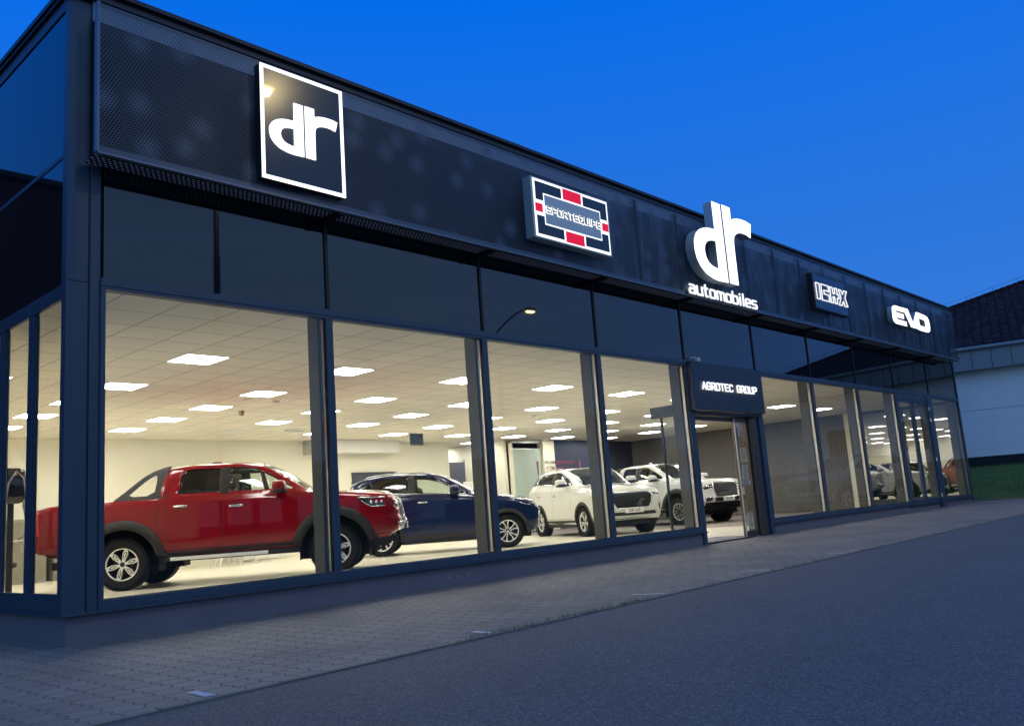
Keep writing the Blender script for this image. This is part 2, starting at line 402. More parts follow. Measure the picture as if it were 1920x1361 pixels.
def text_obj(name, body, size, m, parent, loc, depth=.01, bold=0, width=None, height=None, align='LEFT', sx=1):
    cu = bpy.data.curves.new(name, 'FONT'); cu.body = body; cu.size = size; cu.extrude = depth/2; cu.offset = bold; cu.align_x = align
    o = curve_obj(name, cu, m, parent); me = o.data
    co = np.empty(len(me.vertices)*3); me.vertices.foreach_get('co', co); co = co.reshape(-1,3)
    if width:
        x0, x1 = co[:,0].min(), co[:,0].max(); k = width/(x1-x0); co[:,0] = (co[:,0]-x0)*k
    if height:
        z0, z1 = co[:,2].min(), co[:,2].max(); co[:,2] = (co[:,2]-z0)*height/(z1-z0)
    me.vertices.foreach_set('co', co.ravel()); me.update()
    o.location = loc; return o
def smooth_loop(lp, it=2):
    for _ in range(it):
        out = []
        for i in range(len(lp)):
            a, b = lp[i], lp[(i+1)%len(lp)]
            out += [(a[0]*.75+b[0]*.25, a[1]*.75+b[1]*.25), (a[0]*.25+b[0]*.75, a[1]*.25+b[1]*.75)]
        lp = out
    return lp

# ------------------------------------------------------------------ ground
def gz(x): return -.075+.0047*min(x, 26)
def sheet(name, m, x0, x1, y0, y1, dz, kind='structure', nx=12, th=0):
    b = MB(); xs = [x0+(x1-x0)*i/nx for i in range(nx+1)]
    for a, c in zip(xs, xs[1:]): b.quad((a,y0,gz(a)+dz),(c,y0,gz(c)+dz),(c,y1,gz(c)+dz),(a,y1,gz(a)+dz))
    if th:
        for a, c in zip(xs, xs[1:]): b.quad((a,y0,gz(a)+dz-th),(c,y0,gz(c)+dz-th),(c,y0,gz(c)+dz),(a,y0,gz(a)+dz))
    return tag(b.build(name, m), kind=kind)
sheet('ground', 'far', -300, 400, -300, 300, -.06, nx=40)
sheet('road', 'asphalt', -60, 120, -44, -3.35, -.009, nx=60)
sheet('pavement', 'paving', -30, 25.25, -3.30, 20, 0, nx=30)
kb = MB()
for i in range(80):
    x = -30+i*.69; kb.box(x+.004, x+.686, -3.352, -3.296, gz(x)-.05, gz(x)+.0035)
tag(kb.build('kerb', mat('kerb_concrete', (.19,.165,.14), .8, var=.25, vs=5)), kind='structure')
# grass bank rising to the neighbouring building
gb = MB(); random.seed(3); nx, ny = 26, 70
for j in range(ny+1):
    for i in range(nx+1):
        y = -60+j*1.2; x = 25.25+i*.55
        z = gz(25)+.02+1.02*min(1, max(0, (x-25.25)/5.2))**.9+random.uniform(-.02,.02)*(i > 0)
        gb.v.append((x, y, z))
for j in range(ny):
    for i in range(nx): a = j*(nx+1)+i; gb.f.append((a, a+1, a+nx+2, a+nx+1))
tag(gb.build('grass_bank', 'grass', smooth=True), kind='structure')
bl = MB()
for i in range(16000):
    x = 25.3+random.random()**1.2*5.4; y = random.uniform(-4, 3.5)
    z = gz(25)+.02+1.02*min(1, max(0, (x-25.25)/5.2))**.9
    h = random.uniform(.03,.10); a = random.uniform(0, 6.28); w = .006
    dx, dy = math.cos(a), math.sin(a); lx, ly = random.uniform(-.03,.03), random.uniform(-.03,.03)
    bl.add([(x-dx*w,y-dy*w,z-.01),(x+dx*w,y+dy*w,z-.01),(x+lx,y+ly,z+h)], [(0,1,2)])
tag(bl.build('grass', 'grass'), 'short green grass blades growing on the bank beyond the showroom', 'grass', kind='stuff')
ke = MB()
ke.box(25.17, 25.25, -40, 20, gz(25)-.05, gz(25)+.04)
tag(ke.build('kerb', bpy.data.materials['kerb_concrete']), kind='structure')
wd = MB()
for cx, n, sp in ((1.35, 60, .35), (2.3, 150, .5), (3.0, 70, .3), (4.4, 30, .2), (6.2, 40, .4), (8.2, 30, .3), (10.5, 50, .8), (14, 40, 1)):
    for i in range(n):
        x = random.gauss(cx, sp); y = -3.325+random.gauss(0, .012); z = gz(x); h = random.uniform(.008,.035); a = random.uniform(0, 6.28)
        dx, dy = math.cos(a)*.004, math.sin(a)*.004
        wd.add([(x-dx,y-dy,z),(x+dx,y+dy,z),(x+random.uniform(-.02,.02),y+random.uniform(-.02,.02),z+h)], [(0,1,2)])
tag(wd.build('weeds', 'grass'), 'tiny weeds growing in the joint between paving and asphalt', 'weeds', kind='stuff')
pm = [(-.75,.06,-3.06,0), (1.36,.05,-3.10,.01), (3.46,.06,-2.98,-.1), (5.46,.05,-3.0,-.1), (7.55,.05,-3.04,0)]
for (a, b_, c_, d_), lb in zip(pm, ('white painted tick nearest the camera, at the kerb', 'second white painted tick from the camera, at the kerb below the front windows', 'white painted tick on the paving edge in front of the third bay', 'white painted tick on the paving edge in front of the entrance', 'faint white tick far along the paving edge')):
    mbk = MB(); n = 7; e = lambda: random.uniform(-.005,.005)
    vs = [(a+e()-d_*q/n, c_+(-3.288-c_)*q/n, gz(a)+.004) for q in range(n+1)]+[(a+b_+e()-d_*q/n, c_+(-3.288-c_)*q/n, gz(a)+.004) for q in range(n+1)]
    mbk.add(vs, [(q, q+1, n+2+q, n+1+q) for q in range(n)])
    tag(mbk.build('road_marking', 'paint'), lb, 'road marking', 'white ticks along the kerb')

# ------------------------------------------------------------------ showroom building
MX = [0, 2.43, 4.85, 7.28, 9.72, 12.25, 14.72, 17.18, 19.62, 22.25, 24.76]
B = empty('showroom_building', (0,0,0), 0, 'long dark single storey car showroom with glass front and perforated metal fascia', 'building')
ZT0, ZT1, ZU = 3.01, 3.085, 4.12
# plinth
pl = MB()
def plinth(x0, x1):
    pl.add([(x0,0,gz(x0)-.1),(x1,0,gz(x1)-.1),(x1,0,.165),(x0,0,.165),(x0,.25,gz(x0)-.1),(x1,.25,gz(x1)-.1),(x1,.25,.165),(x0,.25,.165)],
           [(0,1,2,3),(5,4,7,6),(4,0,3,7),(1,5,6,2),(3,2,6,7)])
plinth(-.26, 9.83); plinth(12.2, 19.66); plinth(22.2, 24.80)
pl.box(-.26, -.02, .25, 16, -.2, .165)
pl.box(19.66, 22.2, .02, .2, -.2, .12)
pl.build('plinth', 'plinth', B)
fl = MB()
for a, b_ in ((-.30, 9.84), (12.19, 22.2), (22.2, 24.83)): fl.box(a, b_, -.06, .0, .168, .184)
fl.box(-.31, -.26, 0, 16, .168, .184)
fl.build('sill_flashing', 'frame', B, bevel=.002)
palep = mat('pale_plastic', (.3,.3,.33), .6)
for x, z in ((4.0,.045),(4.16,.045),(4.33,.045),(8.95,.07),(9.1,.07),(9.25,.07)):
    vt = MB(); vt.lathe([(0,-.004),(.014,-.004),(.014,.001)], 12, c=(x,0,z)); vt.build('vent_plug', palep, B)
# corner post (chamfered) and jamb
cp = MB(); cp.prism([(-.28,.10),(-.28,.05),(-.235,0),(-.02,0),(-.02,.10)], .184, 5.74); cp.build('corner_post', 'frame', B, bevel=.003)
cpj = MB(); cpj.box(-.285,-.02,-.004,.0,3.03,3.036); cpj.build('panel_joint', 'dark', B)
jt = MB(); jt.box(-.1, -.012, -.012, .10, .184, 4.13); jt.build('jamb', 'frame', B, bevel=.003)
jd = MB(); jd.box(-.112, -.1, -.004, .02, .184, 5.6); jd.build('expansion_joint', 'dark', B)

def lower_window(x0, x1, z0=.185, z1=ZT0, kind='window', label=None):
    f = MB(); w = .045
    f.box(x0, x1, -.03, .07, z0, z0+.085); f.box(x0, x1, -.03, .07, z1-.03, z1)
    f.box(x0, x0+w, -.03, .07, z0+.085, z1-.03); f.box(x1-w, x1, -.03, .07, z0+.085, z1-.03)
    o = f.build(kind, 'frame', B, bevel=.003)
    g = MB(); g.box(x0+w, x0+w+.006, -.012, .05, z0+.085, z1-.03); g.box(x1-w-.006, x1-w, -.012, .05, z0+.085, z1-.03)
    g.box(x0+w, x1-w, -.012, .05, z0+.085, z0+.091); g.build('gasket', 'dark', o)
    s = MB(); s.box(x1-w-.012, x1-w-.006, .02, .09, z0+.09, z1-.03); s.build('trim', 'steel', o)
    box('pane', 'glass', o, x0+w, x1-w, .0, .012, z0+.085, z1-.03)
    if label: o['label'] = label
    return o
for i in (0,1,2,3,5,6,7,9): lower_window(MX[i]-(.012 if i == 0 else 0), MX[i+1])
# transom + upper glass
tb = MB(); tb.box(-.012, 24.80, -.035, .07, ZT0+.002, ZT1); tb.build('transom', 'frame', B, bevel=.003)
for i in range(10):
    o = box('spandrel_panel', 'spandrel', B, MX[i]+.02, MX[i+1]-.02, -.004, .02, ZT1+.001, ZU)
for i in range(1, 11): box('mullion', 'dark', B, MX[i]-.02, MX[i]+.02, -.022, .02, ZT1+.002, ZU)
box('backing_wall', 'dark', B, -.02, 24.8, .03, .12, ZT1+.0, 5.55)
# soffit, fascia, coping
box('soffit', 'soffit', B, -.16, 24.3, -.335, -.03, 4.135, 4.14)
sf = MB(); sf.box(-.17, 24.32, -.345, -.325, 4.10, 4.15); sf.box(-.02, 24.8, -.035, .02, ZU, 4.17)
for x in MX[1:10]: sf.box(x-.035, x+.035, -.34, -.03, 4.09, 4.134)
sf.build('soffit_rail', 'dark', B)
fs = MB(); fs.quad((-.17,-.35,4.13),(24.30,-.35,4.13),(24.30,-.35,5.56),(-.17,-.35,5.56))
fs.quad((24.30,-.35,4.13),(24.30,.3,4.13),(24.30,.3,5.56),(24.30,-.35,5.56))
fso = fs.build('perforated_fascia', 'perf', B)
fr = MB()
fr.box(-.18, 24.31, -.355, -.335, 4.115, 4.135); fr.box(-.19, -.165, -.36, -.30, 4.13, 5.57)
fr.build('fascia_edge', mat('fascia_edge_metal', (.14,.18,.25), .4, .3), B)
box('fascia_backing', 'dark', B, -.1, 7.3, -.06, .0, 4.17, 5.55)
box('fascia_backing', 'streak', B, 7.3, 24.5, -.06, .0, 4.17, 5.55)
for i in range(7, 21):
    st = MB(); st.box(i*1.225-.03, i*1.225+.02, -.33, -.06, 4.2, 4.24); st.box(i*1.225-.02, i*1.225+.02, -.10, -.061, 4.16, 5.72); st.build('fascia_bracket', 'metalpanel', B)
box('parapet_flashing', mat('parapet_zinc', (.20,.25,.32), .5, .2), B, -.1, 24.6, -.03, .0, 5.552, 5.76)
co = MB(); co.box(-.32, 25.05, -.07, .05, 5.76, 5.80); co.box(-.32, 25.05, -.05, .05, 5.80, 5.845); co.box(-.33, 25.08, -.10, .05, 5.845, 5.89)
co.box(-.33, -.02, .05, 16, 5.84, 5.89); co.box(-.31, -.02, .05, 16, 5.80, 5.84)
co.build('coping', mat('coping_metal', (.035,.035,.045), .45, .3), B)
for i in range(1, 9):
    clip = MB(); clip.lathe([(0,0),(.03,0),(.03,.02),(0,.025)], 8, 'z', (i*2.7+.4, -.02, 5.89)); clip.build('lightning_clip', 'dark', B)
box('roof', 'far', B, -.02, 24.8, .05, 17, 5.70, 5.80)
# left flank: x = -.28
lw_ = MB()
lw_.box(-.28, -.25, .10, 16, 5.68, 5.80)           # head
lw_.box(-.28, -.25, .10, .16, 3.02, 5.68)
lw_.box(-.275, -.25, .16, 7.9, 4.215, 4.26)
lw_.box(-.28, -.25, .10, 7.9, 2.93, 3.02); lw_.box(-.286, -.25, .10, 7.9, 2.885, 2.925)
lw_.box(-.28, -.25, .10, 7.9, .184, .35)
lw_.box(-.284, -.25, .10, 7.9, .21, .225)
for a, b_ in ((.10,.15), (.82,.96), (1.63,1.77), (2.44,7.9)): lw_.box(-.28, -.25, a, b_, .35, 2.885)
lw_.build('flank_frame', 'frame', B, bevel=.003)
for z0, z1 in ((3.02,4.215),(4.26,5.68)): box('spandrel_panel', 'spandrel', B, -.268, -.255, .16, 7.9, z0, z1)
for a, b_ in ((.15,.82), (.96,1.63), (1.77,2.44)):
    o = MB(); o.box(-.268,-.245,b_-.03,b_-.002,.35,2.885); o.box(-.268,-.245,a+.002,a+.02,.35,2.885); o = o.build('window', 'frame', B)
    s = MB(); s.box(-.249,-.240,b_-.03,b_-.016,.352,2.88); s.build('trim', 'steel', o)
    s = MB(); s.box(-.249,-.232,b_-.014,b_+.03,.353,2.87); s.build('reveal', 'dark', o)
    box('pane', 'glass', o, -.262, -.255, a+.02, b_-.03, .35, 2.885)
box('wall', 'wallc', B, -.19, -.02, 2.46, 16, 0, 5.69)
box('wall', 'brownwall', B, -.28, -.195, 7.9, 16, .184, 5.68)
# inside
box('floor', 'floor', B, -.19, 24.7, .10, 17, -.12, 0)
cl_ = MB(); cl_.quad((-.19,.08,3.03),(-.19,17,3.03),(24.72,17,3.03),(24.72,.08,3.03)); cl_.quad((-.19,.08,3.08),(24.72,.08,3.08),(24.72,17,3.08),(-.19,17,3.08))
cl_.build('ceiling', 'ceil', B)
BW = 12.55
box('wall', 'wallc', B, -.02, 15.75, BW, BW+.2, 0, 3.029)
box('wall', 'taupe', B, 15.75, 24.4, 16.4, 16.6, 0, 3.028)
box('wall', 'taupe', B, 15.60, 15.75, BW+.2, 16.4, 0, 3.028)
box('wall', 'wallc', B, 17.45, 17.58, 11.75, 16.4, 0, 3.028)
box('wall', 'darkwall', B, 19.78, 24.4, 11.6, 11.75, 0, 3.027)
box('pillar', 'white_post', B, 19.12, 19.70, 11.5, 11.75, 0, 3.027)
pj = MB(); pj.box(19.70, 19.78, 11.6, 11.7, 0, 3.027); pj.build('wall_joint', 'white_post', B)
box('partition', 'frost', B, 17.72, 19.10, 11.62, 11.64, .05, 2.72)
box('partition_frame', 'steel', B, 17.66, 19.12, 11.60, 11.66, 2.93, 3.027); box('partition_frame', 'steel', B, 17.70, 19.12, 11.605, 11.655, 2.72, 2.75)
box('post', 'white_post', B, 17.58, 17.68, 11.56, 11.66, 0, 2.93)
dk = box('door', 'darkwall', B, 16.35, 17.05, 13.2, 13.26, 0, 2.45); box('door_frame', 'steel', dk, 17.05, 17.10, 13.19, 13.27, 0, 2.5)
box('wall', 'taupe', B, 15.76, 16.30, 13.8, 13.9, 0, 2.55)
rw = box('wall', 'rib', B, 24.40, 24.55, 3.32, 11.6, 0, 3.026)
box('skirting', 'dark', B, 24.385, 24.40, 3.32, 11.6, 0, .06)
box('post', 'white_post', B, 24.36, 24.5, 3.10, 3.30, 0, 3.026)
ew = MB(); ew.box(24.68, 24.84, .1, 3.6, -.1, .27); ew.box(24.68, 24.84, .1, 3.6, 2.95, 5.7); ew.box(24.68,24.84,3.15,16,.27,2.95); ew.box(24.70, 24.80, 1.60, 1.67, .27, 2.95); ew.box(24.68,24.84,3.6,16,2.95,5.7); ew.box(24.68,24.84,3.6,16,-.1,.27)
ew.build('end_wall', 'metalpanel', B)
box('end_pane', 'endglass', B, 24.74, 24.752, .1, 3.15, .27, 2.95)
ec = MB(); ec.box(24.765, 24.85, -.02, .1, .1, 4.12); ec.build('corner_post', 'frame', B)
# columns just inside the glass
for x in (2.43, 4.85, 7.28, 9.72, 14.72, 17.18, 19.62, 22.20, 24.60):
    xx = x-.085; box('column', 'greypost', B, xx, xx+.13, .08, .27, 0, 3.028, bevel=.004)
# entrance portal
P = empty('entrance_portal', (0,0,0), parent=B)
pt = MB(); pt.box(9.72, 12.22, -.13, -.035, 2.22, 3.055); pt.box(9.76, 12.2, -.035, .3, 2.165, 2.22)
pt.build('canopy_box', 'metalpanel', P, bevel=.006)
pj = MB(); pj.box(9.80, 12.16, -.03, .06, 2.155, 2.165); pj.box(9.80, 9.83, -.03, .12, 0.0, 2.155); pj.build('portal_gasket', 'dark', P)
jb = MB(); jb.box(12.12, 12.25, -.035, .09, gz(12), 2.16); jb.build('portal_frame', 'frame', P, bevel=.004)
jb = MB(); jb.prism([(11.86,.30),(11.86,.06),(11.88,.01),(11.92,-.025),(11.99,-.025),(12.10,.0),(12.12,.05),(12.12,.30)], gz(12), 2.155); jb.build('door_jamb', 'bronze', P, bevel=.01)
jl = MB(); jl.box(9.72, 9.82, -.035, .1, gz(9.7), 3.0); jl.build('portal_frame', 'frame', P, bevel=.004)
sd = MB(); sd.box(11.33, 11.40, .08, .12, 0, 2.15); sd.box(11.80, 11.85, .08, .12, 0, 2.15); sd.box(11.40, 11.80, .08, .12, 0, .09); sd.box(11.40, 11.80, .08, .12, 2.07, 2.15)
sd = sd.build('sliding_door', 'bronze', P, bevel=.004); box('pane', 'carglass', sd, 11.40, 11.80, .095, .105, .09, 2.07)
sd2 = MB(); sd2.box(11.335, 11.36, .065, .079, 0, 2.15); sd2.build('door_edge', 'steel', P)
sd3 = MB(); sd3.box(9.83, 11.86, .13, .20, 2.08, 2.15); sd3.build('door_track', 'bronze', P)
th = box('threshold', 'metalpanel', P, 9.83, 11.55, -.02, .12, gz(10.5)-.02, .006)
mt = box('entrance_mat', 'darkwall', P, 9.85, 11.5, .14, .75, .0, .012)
vs = MB(); vs.box(9.80, 9.84, .62, .65, 0, 2.17); vs.box(9.77, 9.9, .36, .82, 2.17, 2.36); vs = vs.build('vestibule_frame', 'metalpanel', P)
box('pane', 'glass', vs, 9.82, 9.832, .34, .62, 0, 2.17)
cm_ = MB(); cm_.box(9.93, 9.99, -.16, -.10, 3.06, 3.12); cm_.tube([(9.9,-.03,3.13),(9.95,-.1,3.13)], .012); cm_.build('camera_sensor', 'white', P)
# rear double door
D = empty('double_door', (0,0,0), parent=B)
df = MB(); df.box(19.66, 21.9, -.035, .07, 2.86, 3.008); df.box(19.62, 19.68, -.035, .07, .12, 2.86); df.box(21.88, 22.25, -.06, .07, gz(22), 3.008); df.box(19.66, 21.88, -.02, .07, .12, .22)
df.build('door_frame', 'frame', D, bevel=.004)
for a, b_ in ((19.70, 20.76), (20.80, 21.86)):
    f = MB(); f.box(a, a+.07, -.025, .04, .225, 2.855); f.box(b_-.07, b_, -.025, .04, .225, 2.855); f.box(a+.07, b_-.07, -.025, .04, .225, .30); f.box(a+.07, b_-.07, -.025, .04, 2.78, 2.855)
    f = f.build('door_leaf', 'frame', D, bevel=.003); box('pane', 'glass', f, a+.07, b_-.07, 0, .01, .30, 2.78)
hg = MB()
for z in (.3, 1.25, 2.3, 2.62): hg.box(21.86, 21.93, -.085, -.06, z, z+.10)
hg.build('hinge', 'steel', D)
# air duct box on the back wall
ad = empty('air_duct', (0,0,0), 0, 'cream boxed air duct under the ceiling on the back wall', 'duct')
box('duct_body', 'white', ad, 10.4, 13.3, BW-.55, BW-.02, 2.66, 3.02, bevel=.01)
box('duct_flange', 'steel', ad, 10.36, 10.40, BW-.57, BW-.01, 2.64, 3.025)
dp = empty('display_board', (0,0,0), 0, 'dark rectangular board on the cream back wall behind the navy car', 'board')
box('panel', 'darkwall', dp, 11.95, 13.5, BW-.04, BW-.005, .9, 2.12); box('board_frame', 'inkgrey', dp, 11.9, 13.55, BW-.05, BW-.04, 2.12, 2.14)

# ------------------------------------------------------------------ ceiling lights
first = None
def ceiling_light(x, y, lit=True):
    global first
    if first is None or not lit:
        t = empty('ceiling_light', (x, y, 3.03), 0, 'square white lit LED panel set in the tiled showroom ceiling' if lit else 'square ceiling panel that is switched off, above the back of the red pickup', 'ceiling light', 'ceiling light panels')
        f = MB(); a, b_ = .30, .285
        for q in ((-a,a,-a,-b_),(-a,a,b_,a),(-a,-b_,-b_,b_),(b_,a,-b_,b_)): f.box(q[0],q[1],q[2],q[3],-.008,.0)
        f.build('frame', 'white', t); box('diffuser', 'lit' if lit else 'white', t, -b_, b_, -b_, b_, -.006, -.001)
        if lit: first = t
        return t
    c = copy_tree(first); c.location = (x, y, 3.03); return c
for j, y in enumerate((2.9, 5.31, 7.12, 8.9, 10.72)):
    for i in range(1, 11):
        x = 2.41*i
        if x > 24.2: continue
        if i == 10: continue
        if (i, j) in ((3, 4),): ceiling_light(7.23, 10.72, False); continue
        ceiling_light(x-.0, y)
for x, y in ((.55, 5.31), (.55, 7.12), (.55, 8.9), (.55, 10.72), (16.87, 12.6), (16.87, 14.5), (24.0, 2.9)): 
    if x < 24: ceiling_light(x, y)
random.seed(5)
for x, y, lb in ((4.87, 5.96, 'white round sensor on the ceiling nearest the front glass of the first bay'), (5.5, 6.01, 'small dark sensor on the ceiling right of the round one'), (9.9, 9.6, 'small round sensor on the ceiling above the navy car'), (12.9, 6.3, 'small smoke detector on the ceiling above the white car'), (18.9, 9.9, 'smoke detector far back on the ceiling')):
    t = empty('smoke_detector', (x, y, 3.03), 0, lb, 'smoke detector', 'ceiling sensors')
    b_ = MB(); b_.lathe([(0,-.05),(.05,-.045),(.07,-.02),(.075,-.001)], 16, 'z'); b_.build('housing', 'white', t, smooth=True)
t = empty('ceiling_camera', (5.58, 7.37, 3.03), 0, 'brass coloured dome camera hanging from the ceiling in the first bay', 'camera')
b_ = MB(); b_.lathe([(0,-.1),(.04,-.09),(.055,-.05),(.06,-.001)], 16, 'z'); b_.build('dome', mat('brass', (.35,.22,.08), .3, .8), t, smooth=True)
t = empty('ceiling_vent', (8.54, 10.1, 3.03), 0, 'round air diffuser in the ceiling above the pickup hood', 'vent')
b_ = MB(); b_.lathe([(.05,-.02),(.1,-.012),(.11,-.03),(.16,-.012),(.17,-.03),(.22,-.012),(.23,-.03),(.27,-.001)], 24, 'z'); b_.build('diffuser', 'steel', t)

GLY = {
 'S': [[(1,.85),(.9,1),(.1,1),(0,.9),(0,.62),(.1,.52),(.9,.48),(1,.38),(1,.1),(.9,0),(.1,0),(0,.15)]],
 'P': [[(0,0),(0,1),(.85,1),(1,.88),(1,.55),(.85,.42),(0,.42)]],
 'O': [[(.12,0),(0,.12),(0,.88),(.12,1),(.88,1),(1,.88),(1,.12),(.88,0),(.12,0)]],
 'Q': [[(.12,0),(0,.12),(0,.88),(.12,1),(.88,1),(1,.88),(1,.12),(.88,0),(.12,0)], [(.6,.25),(1,-.12)]],
 'R': [[(0,0),(0,1),(.85,1),(1,.88),(1,.58),(.85,.45),(0,.45)], [(.55,.45),(1,0)]],
 'T': [[(0,1),(1,1)], [(.5,1),(.5,0)]],
 'E': [[(1,1),(.1,1),(0,.9),(0,.1),(.1,0),(1,0)], [(0,.5),(.85,.5)]],
 'U': [[(0,1),(0,.12),(.12,0),(.88,0),(1,.12),(1,1)]],
 'I': [[(.5,0),(.5,1)]],
 'A': [[(0,0),(.5,1),(1,0)], [(.2,.33),(.8,.33)]],
 'G': [[(1,.82),(.85,1),(.15,1),(0,.85),(0,.15),(.15,0),(.85,0),(1,.15),(1,.5),(.6,.5)]],
 'C': [[(1,.82),(.85,1),(.15,1),(0,.85),(0,.15),(.15,0),(.85,0),(1,.18)]],
 'a': [[(.08,.66),(.85,.66),(.97,.55),(.97,0)], [(.97,.38),(.12,.38),(0,.28),(0,.1),(.12,0),(.97,0)]],
 'u': [[(0,.66),(0,.12),(.12,0),(.97,0)], [(.97,.66),(.97,0)]],
 't': [[(.3,.92),(.3,.12),(.42,0),(.9,0)], [(0,.66),(.9,.66)]],
 'o': [[(.12,0),(0,.12),(0,.54),(.12,.66),(.88,.66),(1,.54),(1,.12),(.88,0),(.12,0)]],
 'm': [[(0,0),(0,.66),(.88,.66),(1,.54),(1,0)], [(.5,.66),(.5,0)]],
 'b': [[(0,1),(0,0),(.88,0),(1,.12),(1,.54),(.88,.66),(0,.66)]],
 'i': [[(.5,0),(.5,.66)], [(.5,.9),(.5,.94)]],
 'l': [[(.5,0),(.5,1)]],
 'e': [[(.97,.33),(0,.33),(0,.54),(.12,.66),(.88,.66),(1,.54),(.97,.33)], [(0,.33),(0,.12),(.12,0),(.92,0)]],
 's': [[(.95,.66),(.1,.66),(0,.57),(0,.43),(.1,.34),(.9,.32),(1,.22),(1,.09),(.9,0),(.05,0)]]}
GWID = {'I': .25, 'i': .28, 'l': .28, 'm': 1.45, 't': .7, ' ': .7}
def stroke_text(parent, body, x0, z0, width, height, y, r, m, names='letter', gap=.32):
    tot = sum(GWID.get(c, 1) for c in body)+gap*(len(body)-1); k = width/tot; x = x0
    for c in body:
        w = GWID.get(c, 1)*k
        if c != ' ':
            b = MB()
            for st in GLY[c]:
                pts = [(x+px*w, y, z0+pz*height) for px, pz in st]
                for a, q in zip(pts, pts[1:]): b.tube([a, q], r, 8)
                for p in pts: b.blob(p, (r, r, r), 1, 8, 6)
            b.build(names, m, parent, smooth=True)
        x += w+gap*k
# ------------------------------------------------------------------ signs
LOGO_D = [(1.766,5.141),(1.879,5.141),(1.879,4.567),(1.76,4.562),(1.679,4.568),(1.586,4.591),(1.521,4.635),(1.484,4.686),(1.469,4.75),(1.475,4.808),(1.508,4.861),(1.562,4.899),(1.637,4.924),(1.705,4.932),(1.766,4.934)]
LOGO_H = [(1.764,4.851),(1.702,4.844),(1.647,4.828),(1.613,4.797),(1.600,4.756),(1.61,4.709),(1.642,4.674),(1.696,4.656),(1.764,4.650)]
LOGO_R = [(1.905,5.146),(2.02,5.146),(2.02,5.056),(2.075,5.077),(2.163,5.090),(2.251,5.089),(2.318,5.079),(2.29,4.968),(2.217,4.983),(2.143,4.980),(2.085,4.965),(2.04,4.935),(2.024,4.89),(2.023,4.569),(1.905,4.569)]
def soften(lp, keep):
    out = []; n = len(lp)
    for i, p in enumerate(lp):
        if i in keep: out.append(p)
        else:
            a, b_ = lp[i-1], lp[(i+1)%n]
            out += [(p[0]*.7+a[0]*.3, p[1]*.7+a[1]*.3), (p[0]*.86+(a[0]+b_[0])*.07, p[1]*.86+(a[1]+b_[1])*.07), (p[0]*.7+b_[0]*.3, p[1]*.7+b_[1]*.3)]
    return out
LD = soften(LOGO_D, (0,1,2,3,14)); LH = soften(LOGO_H, (0,8)); LR = soften(LOGO_R, (0,1,2,6,7,13,14))
def xf(lp, x0, z0, kx, kz): return [((x-1.469)*kx+x0, (z-4.562)*kz+z0) for x, z in lp]
S = empty('emblem_sign', (0,-.35,0), 0, 'square black sign with white lit frame and dr letters, nearest the building corner', 'sign')
box('sign_box', 'black', S, 1.385, 2.40, -.10, -.0, 4.235, 5.473)
box('face', 'signblk', S, 1.42, 2.362, -.108, -.101, 4.272, 5.437)
f = MB(); f.box(1.385,2.40,-.115,-.101,5.437,5.473); f.box(1.385,2.40,-.115,-.101,4.235,4.272); f.box(1.385,1.42,-.115,-.101,4.272,5.437); f.box(2.362,2.40,-.115,-.101,4.272,5.437)
f.build('lit_frame', 'litsign', S)
o = flat_shape('letter', [LD, LH], .012, 'litsign', S); o.location = (0,-.118,0)
o = flat_shape('letter', [LR], .012, 'litsign', S); o.location = (0,-.118,0)
# large block letters
S = empty('block_letter_sign', (0,0,0), 0, 'large white lit dr letters standing out from the fascia and rising above the roof edge', 'sign')
kx, kz = 2.166/.849, 1.495/.589
for lp, nm in (([LD, LH], 'letter'), ([LR], 'letter')):
    ls = [xf(l, 9.536, 4.434, kx, kz) for l in lp]
    o = flat_shape(nm, ls, .17, 'signside', S); o.location = (0,-.46,0)
    p = flat_shape('lit_face', ls, .006, 'litsign', o); p.location = (0,-.089,0)
f = MB()
for x in (10.0, 10.5, 11.1): f.box(x, x+.04, -.375, -.352, 4.7, 5.4)
f.build('bracket', 'metalpanel', S)
S = empty('letter_sign', (0,0,0), 0, 'white lit letters reading automobiles on the fascia bottom edge below the large letters', 'sign')
stroke_text(S, 'automobiles', 9.49, 4.160, 2.36, .215, -.40, .019, 'litsmall', gap=.42)
box('backing_rail', 'metalpanel', S, 9.45, 11.9, -.38, -.352, 4.14, 4.2)
# chequered sign
S = empty('chequered_sign', (0,-.35,0), 0, 'rectangular light box sign with red and black corner blocks and a grey blue centre', 'sign')
box('sign_box', 'signside', S, 5.46, 7.205, -.15, 0, 4.36, 5.232, bevel=.006)
box('lit_frame', 'litsoft', S, 5.50, 7.17, -.156, -.151, 4.385, 5.21)
def lshape(cx, cz, sx, sz):
    pts = [(.80,.375),(.245,.375),(.245,.228),(.645,.228),(.645,.112),(.80,.112)]
    return [(cx+sx*a, cz+sz*b_) for a, b_ in pts]
cx, cz = 6.335, 4.797
for sx in (-1,1):
    for sz in (-1,1):
        o = flat_shape('black_block', [lshape(cx,cz,sx,sz)], .006, 'signblk', S); o.location = (0,-.160,0)
for z in (1,-1):
    zz = sorted((cz+z*.235, cz+z*.395)); box('red_block', 'signred', S, cx-.205, cx+.205, -.163, -.157, *zz)
for s_ in (1,-1):
    xx = sorted((cx+s_*.67, cx+s_*.82)); box('red_block', 'signred', S, *xx, -.163, -.157, cz-.06, cz+.06)
f = MB(); f.box(cx-.62, cx+.62, -.1655, -.157, cz-.205, cz+.205); f.build('centre_panel', 'signblue', S)
stroke_text(S, 'SPORTEQUIPE', 5.735, 4.750, 1.21, .088, -.168, .0155, 'litsoft', 'letter_outline', gap=.38)
stroke_text(S, 'SPORTEQUIPE', 5.735, 4.750, 1.21, .088, -.181, .0075, 'inkgrey', 'letter', gap=.38)
